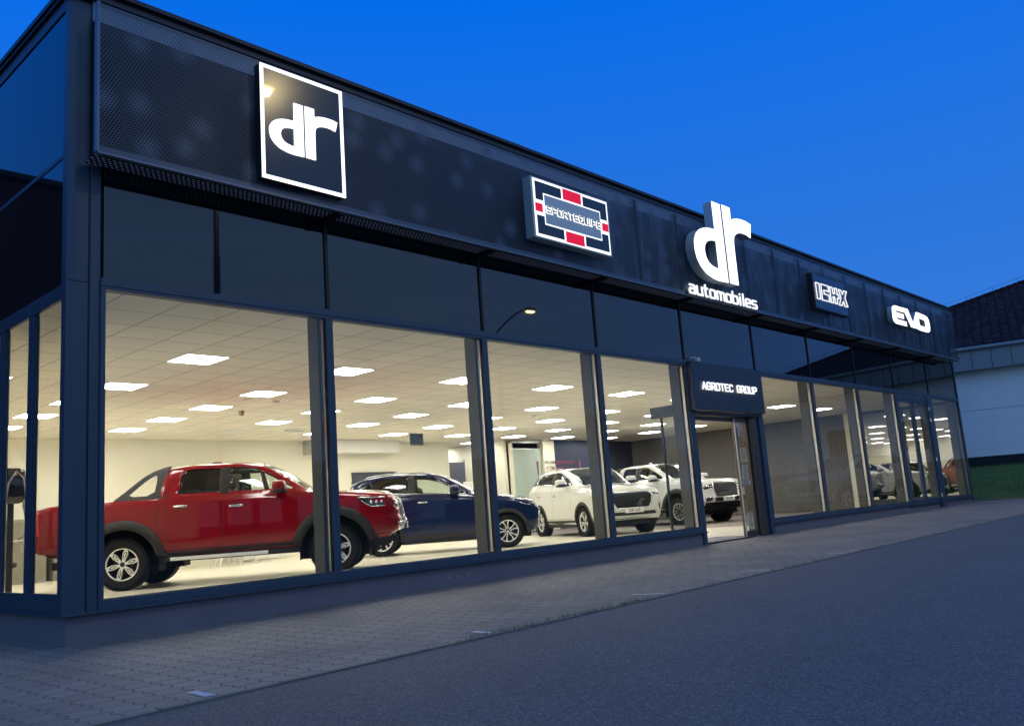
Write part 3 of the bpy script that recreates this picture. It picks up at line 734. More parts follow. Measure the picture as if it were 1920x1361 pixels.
# outline-letter sign
ICHX = [[(14.472,5.037),(14.65,5.038),(14.645,4.695),(14.472,4.690)],[(14.740,5.042),(15.115,5.045),(15.107,4.919),(14.855,4.922),(14.855,4.84),(15.1,4.838),(15.1,4.695),(14.725,4.690)],
[(15.185,5.042),(15.32,5.045),(15.33,4.911),(15.413,4.911),(15.434,5.048),(15.555,5.050),(15.548,4.917),(15.632,4.915),(15.632,4.830),(15.529,4.828),(15.513,4.699),(15.390,4.696),(15.395,4.838),(15.306,4.838),(15.300,4.695),(15.175,4.692)],
[(15.65,5.046),(15.79,5.047),(15.858,4.958),(15.932,5.050),(16.095,5.055),(15.97,4.885),(16.07,4.698),(15.917,4.692),(15.85,4.800),(15.757,4.692),(15.61,4.690),(15.744,4.871)]]
S = empty('outline_letter_sign', (0,-.35,0), 0, 'black box sign with white neon outline letters ICH-X', 'sign')
box('sign_box', 'black', S, 14.37, 16.10, -.12, 0, 4.475, 5.246, bevel=.004)
box('face', 'signblk', S, 14.39, 16.08, -.126, -.121, 4.495, 5.226)
for l in ICHX:
    m = MB(); n = len(l); pts = [(x,-.14,z) for x, z in l]
    for i in range(n): m.tube([pts[i], pts[(i+1)%n]], .011, 6)
    m.build('neon_letter', 'litsmall', S)
EVO = [[(18.86,5.016),(18.949,5.085),(19.115,5.118),(19.645,5.12),(19.697,5.000),(19.13,4.995),(19.13,4.948),(19.652,4.949),(19.64,4.825),(19.121,4.815),(19.127,4.771),(19.791,4.768),(19.787,4.648),(19.031,4.64),(18.894,4.673),(18.829,4.749)],
[(19.646,5.124),(20.014,5.130),(20.296,4.79),(20.628,5.125),(20.943,5.126),(20.517,4.665),(20.097,4.665)],
[(20.783,5.128),(21.296,5.115),(21.505,5.079),(21.594,5.001),(21.621,4.831),(21.565,4.71),(21.407,4.651),(20.889,4.643),(20.60,4.658),(20.505,4.754)],
[(20.793,4.976),(21.133,4.972),(21.251,4.946),(21.257,4.785),(20.828,4.780),(20.775,4.826)]]
S = empty('three_letter_sign', (0,0,0), 0, 'rounded white lit block letters EVO at the far end of the fascia', 'sign')
for k, lp in enumerate(([EVO[0]], [EVO[1]], [EVO[2], EVO[3]])):
    o = flat_shape('letter', lp, .12-.004*k, 'signside', S); o.location = (0,-.432,0)
    p = flat_shape('lit_face', lp, .006, 'litsign', o); p.location = (0,-.0635-.001*k,0)
f = MB(); f.box(19.2,19.25,-.375,-.352,4.6,5.0); f.box(21.0,21.05,-.375,-.352,4.6,5.0); f.build('bracket', 'metalpanel', S)
S = empty('canopy_lettering', (0,0,0), 0, 'white lit capital letters reading AGROTEC GROUP on the box above the entrance', 'sign')
stroke_text(S, 'AGROTEC GROUP', 9.985, 2.58, 1.93, .118, -.155, .014, 'litsmall', gap=.45)
f = MB(); f.obox((9.93,-.15,2.57), (.012,0,0), (0,.01,0), (.035,0,.12)); f.build('slash', 'steel', S)
# notice stickers
S = empty('glass_notice', (0,0,0), 0, 'small grey safety notice with pictograms stuck inside the second bay window', 'notice')
box('sheet', sheetmat('notice_grey', (.36,.36,.32)), S, 3.535, 3.74, .016, .019, 1.60, 1.74)
f = MB()
for x, r in ((3.575,.014),(3.63,.012)): f.lathe([(r*.5,.0145),(r,.0145)], 12, c=(x,0,1.715))
f.box(3.625,3.635,.0135,.0155,1.685,1.71); f.box(3.67,3.685,.0135,.0155,1.69,1.725); f.box(3.70,3.715,.0135,.0155,1.69,1.725)
f.build('pictogram', 'inkgrey', S)
for z, w, t_ in ((1.668,.17,'PROSTOR JE'), (1.645,.10,'SLEDOVAN'), (1.622,.14,'KAMERAMI')): text_obj('printed_line', t_, .02, 'inkgrey', S, (3.637-w/2,.0142,z), .001, 0, width=w, height=.012)
for z0, z1, lb in ((1.33,1.60,'upper white paper notice on the sliding door glass'), (1.02,1.29,'lower white paper notice on the sliding door glass, second from the top'), (.12,.42,'pale paper notice at the bottom of the sliding door glass')):
    S = empty('door_notice', (0,0,0), 0, lb, 'notice', 'paper notices on the sliding door')
    box('sheet', 'paper', S, 11.50, 11.70, .088, .092, z0, z1)
    f = MB()
    for k in range(7): f.box(11.515, 11.53+random.uniform(.08,.15), .0865, .0885, z1-.04-k*.034, z1-.03-k*.034)
    f.build('printed_line', 'inkgrey', S)
S = empty('door_sticker', (0,0,0), 0, 'small white square sticker beside the door notices at handle height', 'sticker')
box('sheet', 'white', S, 11.70, 11.76, .088, .092, .92, 1.0); f = MB(); f.lathe([(.008,.086),(.016,.086)], 12, c=(11.73,0,.96)); f.box(11.715,11.745,.085,.087,.93,.935); f.build('symbol', 'inkgrey', S)
# wall lettering
S = empty('wall_lettering', (0,0,0), 0, 'black vinyl words on the white pillar at the back of the showroom', 'lettering')
for z, t_, w in ((2.22,'PROSÍM',.55), (2.02,'V TSM',.42), (1.62,'VYHRAZ',.55)): text_obj('word', t_, .12, 'inkgrey', S, (19.15+(.55-w)/2, 11.495, z), .004, .001, width=w, height=.12)
S = empty('wall_lettering', (0,0,0), 0, 'dark pink vinyl words on the dark rear wall panel beside the pillar', 'lettering')
for z, t_, w in ((2.2,'SEPAROVANY',1.05), (2.0,'PROSTORU',.8), (1.8,'DITE',.4), (1.6,'VYHRAZENY',1.05)): text_obj('word', t_, .12, 'pinkv', S, (19.85, 11.595, z), .004, .002, width=w, height=.13)
f = MB(); f.box(21.12,21.2,11.59,11.6,1.85,2.35); f.box(21.13,21.2,11.59,11.6,1.6,1.72); f.build('exclamation_mark', 'pinkv', S)
S = empty('exclamation_sticker', (0,0,0), 0, 'dark magenta exclamation mark on the frosted glass partition', 'sticker')
f = MB(); f.add([(18.86,11.61,2.32),(18.96,11.61,2.32),(18.94,11.61,1.86),(18.89,11.61,1.86)], [(0,3,2,1)]); f.box(18.885,18.955,11.605,11.612,1.68,1.78); f.build('mark', 'magenta', S)

# ------------------------------------------------------------------ neighbouring building (wall runs towards the camera side)
an = R(102.9); dv = Vector((math.cos(an), math.sin(an), 0)); nv = Vector((math.sin(an), -math.cos(an), 0))
NB = empty('neighbour_building', (31, 1.2, 0), an-math.pi/2, 'white rendered building with brown tiled hip roof beyond the far end of the showroom', 'building')
# local frame: +y along the wall (away from camera side), +x into the building
U0, U1, DP = -13.5, 7.0, 20.5
w = MB(); w.box(0, DP, U0+.5, U1-.5, 1.44, 4.5); w.build('wall', 'white_wall', NB)
w = MB(); w.box(-.02, DP, U0+.5, U1-.5, -.5, 1.44); w.build('base_band', mat('dark_base_paint', (.012,.014,.02), .8), NB)
sj = MB(); sj.box(-.006, 0, U0+.5, U1-.5, 3.085, 3.10); sj.build('render_joint', mat('joint_grey', (.25,.26,.28), .9), NB)
w = MB(); w.box(-.45, .4, U0, U1, 4.5, 5.2); w.box(-.40, DP, U0, U0+.5, 4.5, 5.2); w.box(-.40, DP, U1-.5, U1, 4.5, 5.2); w.build('eaves_panel', 'tin', NB)
s_ = MB(); k = U0+.3
while k < U1: s_.box(-.462, -.449, k, k+.02, 4.5, 5.2); k += .62
s_.build('panel_seam', mat('seam_dark', (.06,.07,.08), .6), NB)
gt = MB(); gt.tube([(-.52,U0-.05,5.26),(-.52,U1+.05,5.26)], .065, 10); gt.build('gutter', 'tin', NB)
m_ = .40; h_ = DP/2*m_
rf = MB(); e0, e1, x0, x1 = U0-.1, U1+.1, -.5, DP
mx_ = (x0+x1)/2; dd = (x1-x0)/2
a1, a2 = e0+dd, e1-dd
if a1 > a2: a1 = a2 = (e0+e1)/2
zt_ = 5.3+dd*m_
rf.add([(x0,e0,5.3),(x0,e1,5.3),(x1,e1,5.3),(x1,e0,5.3),(mx_,a1,zt_),(mx_,a2,zt_)], [(0,4,5,1),(1,5,2),(2,5,4,3),(3,4,0),(0,1,2,3)])
# the tile pattern needs the roof's own plane: rotate by object so that brick rows follow the eaves
rfo = rf.build('roof', 'rooftile', NB)
rt = rfo.data
cap = MB()
def caps(p, q, n):
    p, q = Vector(p), Vector(q)
    for i in range(n):
        a = p.lerp(q, i/n); b_ = p.lerp(q, (i+1.15)/n)
        cap.tube([a+Vector((0,0,-.03)), b_+Vector((0,0,-.02))], [.13,.10], 8)
caps((x0,e1,5.3),(mx_,a2,zt_), 42); caps((x0,e0,5.3),(mx_,a1,zt_), 42)
cap.build('ridge_tile', 'rooftile', rfo)
lr = MB(); lr.tube([(x0,e1,5.55),(mx_,a2,zt_+.25)], .006, 5); lr.tube([(x0,e0,5.55),(mx_,a1,zt_+.25)], .006, 5)
for i in range(1, 10):
    for e, a in ((e1,a2),(e0,a1)):
        p = Vector((x0,e,5.3)).lerp(Vector((mx_,a,zt_)), i/10); lr.tube([p, p+Vector((0,0,.26))], .009, 5)
lr.build('lightning_rod', 'dark', NB)
wf = MB(); wf.box(-.03, .0, -1.9, -1.62, 1.9, 2.75); wf = wf.build('window', 'tin', NB); box('pane', 'gloss', wf, -.035, -.03, -1.86, -1.66, 1.95, 2.70)
for k in (-5.0, -8.4):
    wf = box('window', 'tin', NB, -.03, 0, k-.6, k+.6, 1.9, 3.1); box('pane', 'gloss', wf, -.036, -.03, k-.54, k+.54, 1.96, 3.04)

# ------------------------------------------------------------------ what stands behind the camera and shows in the glass
o = MB(); o.box(-14, -.9, 8.2, 20, -.3, 7.1); o = o.build('side_wing', 'brownwall'); tag(o, 'tall dark brown block mirrored in the flank glass', 'building')
p_ = MB(); p_.box(-14.1, -.8, 8.1, 20.1, 7.1, 7.2); p_.build('parapet', 'dark', o)
wh = empty('warehouse', (0,0,0), 0, 'long low dark warehouse across the yard, mirrored in the lower windows', 'building')
box('wall', 'far', wh, -40, 58, -62, -46, -.4, 4.9); box('roof', 'dark', wh, -40.3, 58.3, -62.3, -45.7, 4.9, 5.25)
f = MB()
for i in range(9): f.box(2+i*6, 5+i*6, -45.98, -45.9, 1.2, 2.4)
f.build('window_band', 'gloss', wh)
py = empty('pylon_sign', (23.4,-30,0), 0, 'red pylon sign with a white figure, mirrored beside the second mullion', 'sign')
box('post', 'pole', py, -.06, .06, -.06, .06, gz(23), 4.9)
box('sign_box', mat('pylon_red', (.35,.02,.03), .4, emit=(.6,.02,.03), es=.5), py, -.22, .22, -.1, .1, 4.9, 6.15)
f = MB(); f.tube([(0,.105,5.25),(.02,.105,5.6),(-.06,.105,5.85),(.03,.105,6.0)], [.02,.05,.05,.02], 6); f.box(-.15,.15,.101,.11,4.97,5.12); f.build('white_figure', 'litsoft', py)
def street_lamp(x, y, h, arms, lit, label, r=.075, power=1100):
    t = empty('street_lamp', (x, y, gz(x)), 0, label, 'street lamp', 'street lamps across the road')
    b_ = MB(); b_.tube([(0,0,0),(0,0,h*.66),(0,0,h*.662),(0,0,h)], [r*1.35,r*1.2,r,r*.7], 12); b_.build('pole', 'pole', t, smooth=True)
    for ax, ay, rise in arms:
        pts = [(ax*k, ay*k, h+rise*math.sin(k*1.35)) for k in (0,.2,.4,.6,.8,1)]
        a = MB(); a.tube(pts, .035, 8); a.build('arm', 'pole', t)
        e = pts[-1]; hd = MB(); hd.blob((e[0]+ax*.12, e[1]+ay*.12, e[2]+.02), (.30,.15,.09), .8); hd = hd.build('lamp_head', 'pole', t, smooth=True)
        g = MB(); g.blob((e[0]+ax*.12, e[1]+ay*.12, e[2]-.035), (.22,.11,.055), .8); g.build('lens', 'lampon' if lit else 'white', hd, smooth=True)
        if lit:
            ld = bpy.data.lights.new('lamp_light', 'SPOT'); ld.energy = power; ld.color = (1,.80,.42); ld.spot_size = R(150); ld.spot_blend = .6; ld.shadow_soft_size = .1
            lo = bpy.data.objects.new('lamp_light', ld); lo.location = (e[0]+ax*.12, e[1]+ay*.12, e[2]-.15); link(lo, t)
    return t
street_lamp(19.9, -14, 7.3, [(1.75,0,1.1)], True, 'lit street lamp on a curved arm, mirrored in the third upper panel')
street_lamp(6.53, -10, 10.6, [(.5,.4,.25)], True, 'tall lit lamp post whose pole is mirrored down the first bay', .062, 520)
street_lamp(51.3, -30, 9.0, [(1.7,0,1.0),(-1.7,0,1.0)], False, 'unlit street lamp with two arms, mirrored in the fourth bay')
def tree(x, y, h, r, label, seed):
    random.seed(seed); t = empty('tree', (x, y, gz(x)), 0, label, 'tree', 'trees across the yard')
    b_ = MB(); b_.tube([(0,0,0),(.1,0,h*.4),(0,.1,h*.8)], [.22,.15,.05], 8)
    for i in range(8):
        a = random.uniform(0,6.28); z = h*random.uniform(.35,.7); b_.tube([(0,0,z),(math.cos(a)*r*.7,math.sin(a)*r*.7,z+h*.15)], [.07,.02], 5)
    b_.build('trunk', 'trunk', t)
    c_ = MB()
    cl = [(random.gauss(0,r*.45), random.gauss(0,r*.45), h*random.uniform(.42,1)) for _ in range(34)]
    for i in range(2600):
        c0 = random.choice(cl); s = .17
        p = [c0[0]+random.gauss(0,r*.17), c0[1]+random.gauss(0,r*.17), c0[2]+random.gauss(0,r*.16)]
        u = Vector((random.gauss(0,1),random.gauss(0,1),random.gauss(0,1))).normalized()*s; v = u.cross(Vector((random.gauss(0,1),random.gauss(0,1),1))).normalized()*s*.7
        p = Vector(p); c_.add([p-u, p+v, p+u, p-v], [(0,1,2,3)])
    c_.build('crown', 'leaf', t)
tree(57, -36, 8.8, 2.6, 'tall dark tree mirrored beside the fourth mullion', 1)
tree(64, -38, 7.8, 3.0, 'broad dark tree mirrored in the fourth bay', 2)
tree(71, -30, 7.0, 2.6, 'rounded dark tree mirrored near the entrance', 3)
tree(49, -40, 6.2, 2.2, 'low dark tree beside the end of the warehouse', 4)

# ------------------------------------------------------------------ interior furniture
def chair(x, y, rz, label, m='white'):
    t = empty('chair', (x, y, 0), rz, label, 'chair', 'white chairs at the back tables')
    s = MB(); s.blob((0,0,.46), (.23,.22,.025), .5); s.build('seat', m, t, smooth=True)
    s = MB(); s.blob((0,.21,.68), (.22,.025,.20), .5); s.build('backrest', m, t, smooth=True)
    for a, b_ in ((-1,-1),(1,-1),(-1,1),(1,1)):
        l_ = MB(); l_.tube([(a*.16,b_*.15,.45),(a*.22,b_*.21,0)], .013, 6); l_.build('leg', m, t)
    return t
def table(x, y, rz, sx, sy, label, m='white', h=.74):
    t = empty('table', (x, y, 0), rz, label, 'table')
    box('tabletop', m, t, -sx, sx, -sy, sy, h-.03, h, bevel=.005)
    for a, b_ in ((-1,-1),(1,-1),(-1,1),(1,1)):
        l_ = MB(); l_.tube([(a*(sx-.06),b_*(sy-.06),h-.03),(a*(sx-.04),b_*(sy-.04),0)], .018, 6); l_.build('leg', m, t)
    return t
table(7.0, 10.9, .2, .6, .4, 'white table behind the red pickup, its legs seen under the body')
chair(6.75, 10.1, 2.9, 'white chair at the left of the table seen under the red pickup')
chair(7.55, 10.3, 3.4, 'white chair at the right of the table seen under the red pickup')
chair(6.4, 11.6, 0, 'white chair behind the table seen under the red pickup')
cb = empty('cabinet', (8.6, 11.9, 0), 0, 'low white cabinet by the back wall behind the red pickup', 'cabinet')
box('body', 'white', cb, -.6, .6, -.25, .25, .04, .74, bevel=.004)
for x in (-.3, .3): d_ = box('door', 'white', cb, x-.285, x+.285, -.262, -.251, .06, .72); box('handle', 'steel', d_, x-.01, x+.01, -.28, -.263, .4, .52)
for x, z1, lb in ((3.35, 1.3, 'grey cabinet at the back wall seen through the left flank window'), (4.15, 1.3, 'grey cabinet at the back wall beside the pickup tail')):
    cb = empty('cabinet', (x, 12.2, 0), 0, lb, 'cabinet', 'grey cabinets on the back wall'); box('body', mat('cabinet_grey', (.26,.25,.22), .6), cb, -.33, .33, -.25, .25, 0, z1, bevel=.006)
    for s_ in (-.165,.165): d_ = box('door', 'taupe', cb, s_-.155, s_+.155, -.262, -.251, .05, z1-.05); box('handle', 'steel', d_, s_-.01, s_+.01, -.28, -.263, .6, .8)
table(1.75, 7.3, .1, .8, .38, 'white counter table by the left flank window', h=.86)
# tall hood dryer like machine at the left
t = empty('charging_station', (1.16, 6.0, 0), 0, 'dark rounded unit with looped grey cable seen through the left flank window', 'charging unit')
m_b = MB(); m_b.blob((0,0,1.62), (.19,.10,.26), .55); m_b.build('housing', 'gloss', t, smooth=True)
m_b = MB(); m_b.box(-.04,.04,.02,.06,.02,1.4); m_b.box(-.2,.2,-.14,.18,0,.02); m_b.build('stand', 'black', t)
m_b = MB(); m_b.tube([(-.10,-.1,1.40),(-.08,-.12,1.65),(.02,-.115,1.82),(.12,-.10,1.72),(.16,-.08,1.5),(.15,-.06,1.38)], .012, 8); m_b.tube([(.15,-.06,1.40),(.15,-.05,1.30),(.18,-.05,1.12),(.19,-.05,1.0),(.15,-.05,.90),(.08,-.05,.86)], .014, 8)
m_b.tube([(.15,-.06,1.42),(.15,-.06,1.30)], .026, 8); m_b.build('cable', mat('cable_grey', (.2,.2,.19), .5), t, smooth=True)
t = empty('office_chair', (1.12, 6.5, 0), .6, 'black office chair behind the looped cable, seen through the left flank window', 'chair')
m_b = MB(); m_b.blob((0,0,.5), (.25,.24,.05), .6); m_b.build('seat', 'seat', t, smooth=True)
m_b = MB(); m_b.blob((0,.24,.85), (.23,.05,.30), .6); m_b.blob((0,.25,1.22), (.12,.04,.08), .7); m_b.build('backrest', 'seat', t, smooth=True)
m_b = MB(); m_b.tube([(0,0,.45),(0,0,.1)], .03, 8)
for k in range(5): a = k*1.2566; m_b.tube([(0,0,.12),(math.cos(a)*.28,math.sin(a)*.28,.06)], .02, 6)
m_b.build('base', 'black', t)
# reception desk with plant behind the navy car
t = empty('reception_desk', (15.2, 11.0, 0), 0, 'pale reception desk in the recess behind the navy car', 'desk')
box('counter', 'white', t, -.9, .9, -.3, .3, 0, 1.05, bevel=.01); box('counter_top', 'taupe', t, -.95, .95, -.34, .34, 1.05, 1.09)
t = empty('desk_screen', (14.95, 10.9, 1.09), -.4, 'white upright display standing on the reception desk', 'screen')
box('panel', 'white', t, -.16, .16, -.015, .015, .04, .60, bevel=.006); box('foot', 'steel', t, -.1, .1, -.07, .07, 0, .04)
for px, lb, cc in ((15.45, 'potted plant with green leaves and red flowers on the reception desk', 1), (14.6, 'small green potted plant on the reception desk left of the display', 0)):
    t = empty('potted_plant', (px, 10.9, 1.09), 0, lb, 'plant'); random.seed(px)
    m_b = MB(); m_b.lathe([(0,0),(.07,0),(.09,.13),(.08,.13),(0,.12)], 16, 'z'); m_b.build('pot', 'white', t, smooth=True)
    lf = MB(); fw = MB()
    for i in range(150):
        a = random.uniform(0,6.28); l_ = random.uniform(.1,.26); e = random.uniform(.2,1.3)
        p = Vector((math.cos(a)*math.cos(e)*l_, math.sin(a)*math.cos(e)*l_, .13+math.sin(e)*l_)); s = Vector((-math.sin(a),math.cos(a),0))*.02
        (fw if cc and i % 3 == 0 else lf).add([p*.8+Vector((0,0,.03)), p+s, p*1.12, p-s], [(0,1,2,3)])
    lf.build('foliage', mat('plant_green', (.12,.22,.06), .6), t)
    if cc: fw.build('flowers', mat('flower_red', (.6,.10,.10), .6), t)

# ------------------------------------------------------------------ cars
def pchip(xk, yk, x):
    xk = np.asarray(xk, float); yk = np.asarray(yk, float); h = np.diff(xk); d = np.diff(yk)/h
    m = np.zeros(len(xk)); m[0] = d[0]; m[-1] = d[-1]
    for i in range(1, len(xk)-1):
        if d[i-1]*d[i] > 0: w1 = 2*h[i]+h[i-1]; w2 = h[i]+2*h[i-1]; m[i] = (w1+w2)/(w1/d[i-1]+w2/d[i])
    x = np.clip(x, xk[0], xk[-1]); i = np.clip(np.searchsorted(xk, x)-1, 0, len(xk)-2)
    t = (x-xk[i])/h[i]; t2 = t*t; t3 = t2*t
    return yk[i]*(2*t3-3*t2+1)+h[i]*m[i]*(t3-2*t2+t)+yk[i+1]*(-2*t3+3*t2)+h[i]*m[i+1]*(t3-t2)
class Shell:
    """half car skin: x along the car, s = 0..8 from sill to roof centre line"""
    def __init__(s, keys):           # rows: x, zs, w, zb, wb, zr, yr, zt
        k = np.array(keys, float); s.k = k; s.xs = k[:,0]
    def sect(s, x):
        zs, w, zb, wb, zr, yr, zt = [pchip(s.xs, s.k[:,i], x) for i in range(1, 8)]
        dz = zb-zs
        ym = wb*.42+yr*.58+np.minimum(.035, np.maximum(0, (zr-zb))*.12)
        Yk = np.array([w-.09, w-.02, w, w-.004, wb, ym, yr, yr*.62, 0*yr])
        Zk = np.array([zs, zs+.10*dz+.03, zs+.45*dz, zb-.13*dz, zb, zb*.45+zr*.55, zr, zt-(zt-zr)*.22, zt])
        return Yk, Zk
    @staticmethod
    def _h(K, q):                     # hermite along the section, monotone
        d = np.diff(K, axis=0); m = np.zeros_like(K); m[0] = d[0]; m[-1] = d[-1]*0
        a, b = d[:-1], d[1:]; pos = a*b > 0
        m[1:-1] = np.where(pos, 2*a*b/np.where(np.abs(a+b) < 1e-9, 1, a+b), 0)
        i = np.clip(q.astype(int), 0, K.shape[0]-2); t = q-i; c = np.arange(K.shape[1]); t2 = t*t; t3 = t2*t
        return K[i,c]*(2*t3-3*t2+1)+m[i,c]*(t3-2*t2+t)+K[i+1,c]*(-2*t3+3*t2)+m[i+1,c]*(t3-t2)
    def P(s, x, q):
        x = np.atleast_1d(np.asarray(x, float)); q = np.atleast_1d(np.asarray(q, float))
        Yk, Zk = s.sect(x); return np.stack([x, s._h(Yk, q), s._h(Zk, q)], 1)
    def s_of_z(s, x, z):
        q = np.linspace(0, 6, 241); p = s.P(np.full(241, x), q); zz = p[:,2]
        return float(np.interp(z, zz, q))
KS = .16                              # metres per unit of s in the parameter plane
def dens(poly, step=.035, closed=True):
    out = []; n = len(poly)
    for i in range(n if closed else n-1):
        a, b = poly[i], poly[(i+1) % n]; k = max(1, int(math.hypot(b[0]-a[0], b[1]-a[1])/step))
        out += [(a[0]+(b[0]-a[0])*j/k, a[1]+(b[1]-a[1])*j/k) for j in range(k)]
    if not closed: out.append(poly[-1])
    return out
def inside(px, py, poly):
    r = np.zeros(len(px), bool); n = len(poly); j = n-1
    for i in range(n):
        xi, yi = poly[i]; xj, yj = poly[j]
        if yi != yj:
            c = ((yi > py) != (yj > py)) & (px < (xj-xi)*(py-yi)/(yj-yi)+xi); r ^= c
        j = i
    return r
def cdt(bound, polys, grid):
    """triangulate; returns verts (n,2), tris, region index per tri (-1 = none)"""
    V = []; E = []
    def addloop(lp):
        n0 = len(V); V.extend(lp); n = len(lp); E.extend([(n0+i, n0+(i+1) % n) for i in range(n)])
    addloop(bound)
    for p in polys: addloop(p)
    V.extend(grid)
    r = geometry.delaunay_2d_cdt([Vector(v) for v in V], E, [], 0, 1e-5)
    vv = np.array([tuple(v) for v in r[0]]); tr = [t for t in r[2] if len(t) == 3]; tr = np.array(tr)
    c = vv[tr].mean(1); reg = np.full(len(tr), -1)
    for i, p in enumerate(polys): reg[inside(c[:,0], c[:,1], p)] = i
    ok = inside(c[:,0], c[:,1], bound)
    return vv, tr[ok], reg[ok]
def mesh_from(name, P3, tris, m, parent, flip=False, thick=0, merge=False, inner='under'):
    used = np.unique(tris); mp_ = {int(u): i for i, u in enumerate(used)}
    vs = [tuple(P3[u]) for u in used]; fs = [tuple(mp_[int(i)] for i in (t[::-1] if flip else t)) for t in tris]
    me = bpy.data.meshes.new(name); me.from_pydata(vs, [], fs)
    me.polygons.foreach_set('use_smooth', [True]*len(fs)); me.materials.append(M[m]); me.update()
    o = bpy.data.objects.new(name, me); link(o, parent)
    if thick:
        me.materials.append(M[inner]); md = o.modifiers.new('thickness', 'SOLIDIFY'); md.thickness = thick; md.offset = -1; md.material_offset = 1; md.material_offset_rim = 0
    return o
def seam(sh, pts, parent, sgn, w=.004, name='door_seam', m='dark', lift=.0015):
    """thin dark gap line following the skin; pts in (x, z)"""
    pts = dens(pts, .03, False); b = MB(); L_ = []
    for x, z in pts: p = sh.P(x, sh.s_of_z(x, z))[0]; L_.append(Vector((p[0], p[1]*sgn, p[2])))
    vs = []
    for i, p in enumerate(L_):
        t = (L_[min(i+1, len(L_)-1)]-L_[max(i-1, 0)]).normalized(); n = Vector((0, sgn, .12)); n.normalize(); s = t.cross(n).normalized()*w
        vs += [p+n*lift-s, p+n*lift+s]
    fs = [(2*i, 2*i+1, 2*i+3, 2*i+2) for i in range(len(L_)-1)]
    b.add(vs, fs); return b.build(name, m, parent)
def wheel(parent, x, y, r, style, rr, width=.235):
    s = 1 if y > 0 else -1                       # outer side
    hw = width/2
    t = MB(); t.lathe([(rr+.005,-hw*.8),(rr+.02,-hw*.98),(r-.05,-hw),(r-.015,-hw*.86),(r,-hw*.6),(r,hw*.6),(r-.015,hw*.86),(r-.05,hw),(rr+.02,hw*.98),(rr+.005,hw*.8)], 48)
    for k in range(60):                          # tread blocks at the shoulders
        a = 2*math.pi*k/60; ca, sa = math.cos(a), math.sin(a)
        for q in (-1, 1): t.obox((ca*(r-.012)-sa*.011, q*hw*.62-.012, sa*(r-.012)+ca*.011), (ca*.016,0,sa*.016), (0,.055*q,0), (sa*.022,0,-ca*.022))
    w = t.build('wheel', 'tyre', parent, smooth=False); w.location = (x, y, r)
    b = MB(); b.lathe([(rr+.008,-hw*.8),(rr-.012,-hw*.6),(rr-.03,hw*.0),(rr-.03,hw*.8),(0,hw*.8)] if s < 0 else [(0,-hw*.8),(rr-.03,-hw*.8),(rr-.03,0),(rr-.012,hw*.6),(rr+.008,hw*.8)], 48)
    b.build('rim_barrel', 'alloydark', w, smooth=False)
    f = MB(); yo = s*hw*.80
    f.lathe([(rr-.012,yo-s*.03),(rr-.012,yo),(rr+.004,yo+s*.004),(rr+.008,yo-s*.02)], 48); f = f.build('rim', 'alloy', w, smooth=False)
    sp = MB(); dk = MB()
    def plate(mb, poly, y0, y1, ang):            # poly in (radial, tangential)
        ca, sa = math.cos(ang), math.sin(ang); n = len(poly)
        vs = [(p*ca-q*sa, yy, p*sa+q*ca) for yy in (y0, y1) for p, q in poly]
        mb.add(vs, [tuple(range(n)), tuple(range(n, 2*n))[::-1]]+[(i, n+i, n+(i+1) % n, (i+1) % n) for i in range(n)])
    yi = yo-s*.055; ye = yo-s*.012
    if style == 'petal':
        for k in range(6):
            a = k*math.pi/3+.26
            plate(sp, [(.035,-.018),(.09,-.024),(.15,-.037),(rr-.05,-.033),(rr-.008,-.024),(rr-.008,.024),(rr-.05,.033),(.15,.037),(.09,.024),(.035,.020)], yi, ye, a)
            plate(dk, [(.085,-.003),(.13,-.022),(rr-.06,-.020),(rr-.035,0),(rr-.06,.020),(.13,.022),(.085,.003)], ye, ye+s*.002, a)
            plate(sp, [(.10,-.003),(.14,-.010),(rr-.07,-.010),(rr-.055,0),(rr-.07,.010),(.14,.010),(.10,.003)], ye+s*.001, ye+s*.0035, a)
    elif style == 'turbine':
        for k in range(5):
            a = k*2*math.pi/5+.5
            for q in (-1, 1): plate(sp, [(.04,q*.006),(.10,q*.012),(rr-.01,q*.045),(rr-.01,q*.085),(.13,q*.034),(.05,q*.028)], yi, ye, a)
            plate(dk, [(.08,-.012),(rr-.015,-.044),(rr-.015,.044),(.08,.012)], yi, ye-s*.012, a)
    elif style == 'y':
        for k in range(5):
            a = k*2*math.pi/5+.9
            plate(sp, [(.03,-.018),(.12,-.011),(.12,.011),(.03,.018)], yi, ye, a)
            for q in (-1, 1):
                plate(sp, [(.11,0),(.11,q*.011),(rr-.008,q*.062),(rr-.008,q*.042),(.125,q*.0)], yi, ye, a)
    else:                                        # outlined black
        for k in range(6):
            a = k*math.pi/3+.1
            plate(dk, [(.03,-.03),(rr-.008,-.075),(rr-.008,.075),(.03,.03)], yi, ye, a)
            for q in (-1, 1): plate(sp, [(.075,q*.006),(.085,q*.016),(rr-.02,q*.066),(rr-.02,q*.054)], ye, ye+s*.003, a)
    if sp.v: sp.build('spoke', 'alloy', f)
    if dk.v: dk.build('spoke_inset', 'alloydark', f)
    h = MB(); h.lathe([(0,ye+s*.006),(.028,ye+s*.004),(.034,ye-s*.004),(.036,yi)], 20); h.build('hub_cap', 'black' if style != 'turbine' else 'chrome', f)
    bd = MB(); bd.lathe([(.05,yi-s*.05),(rr-.085,yi-s*.05),(rr-.085,yi-s*.065)], 32); bd.build('brake_disc', 'brake', w)
    return w
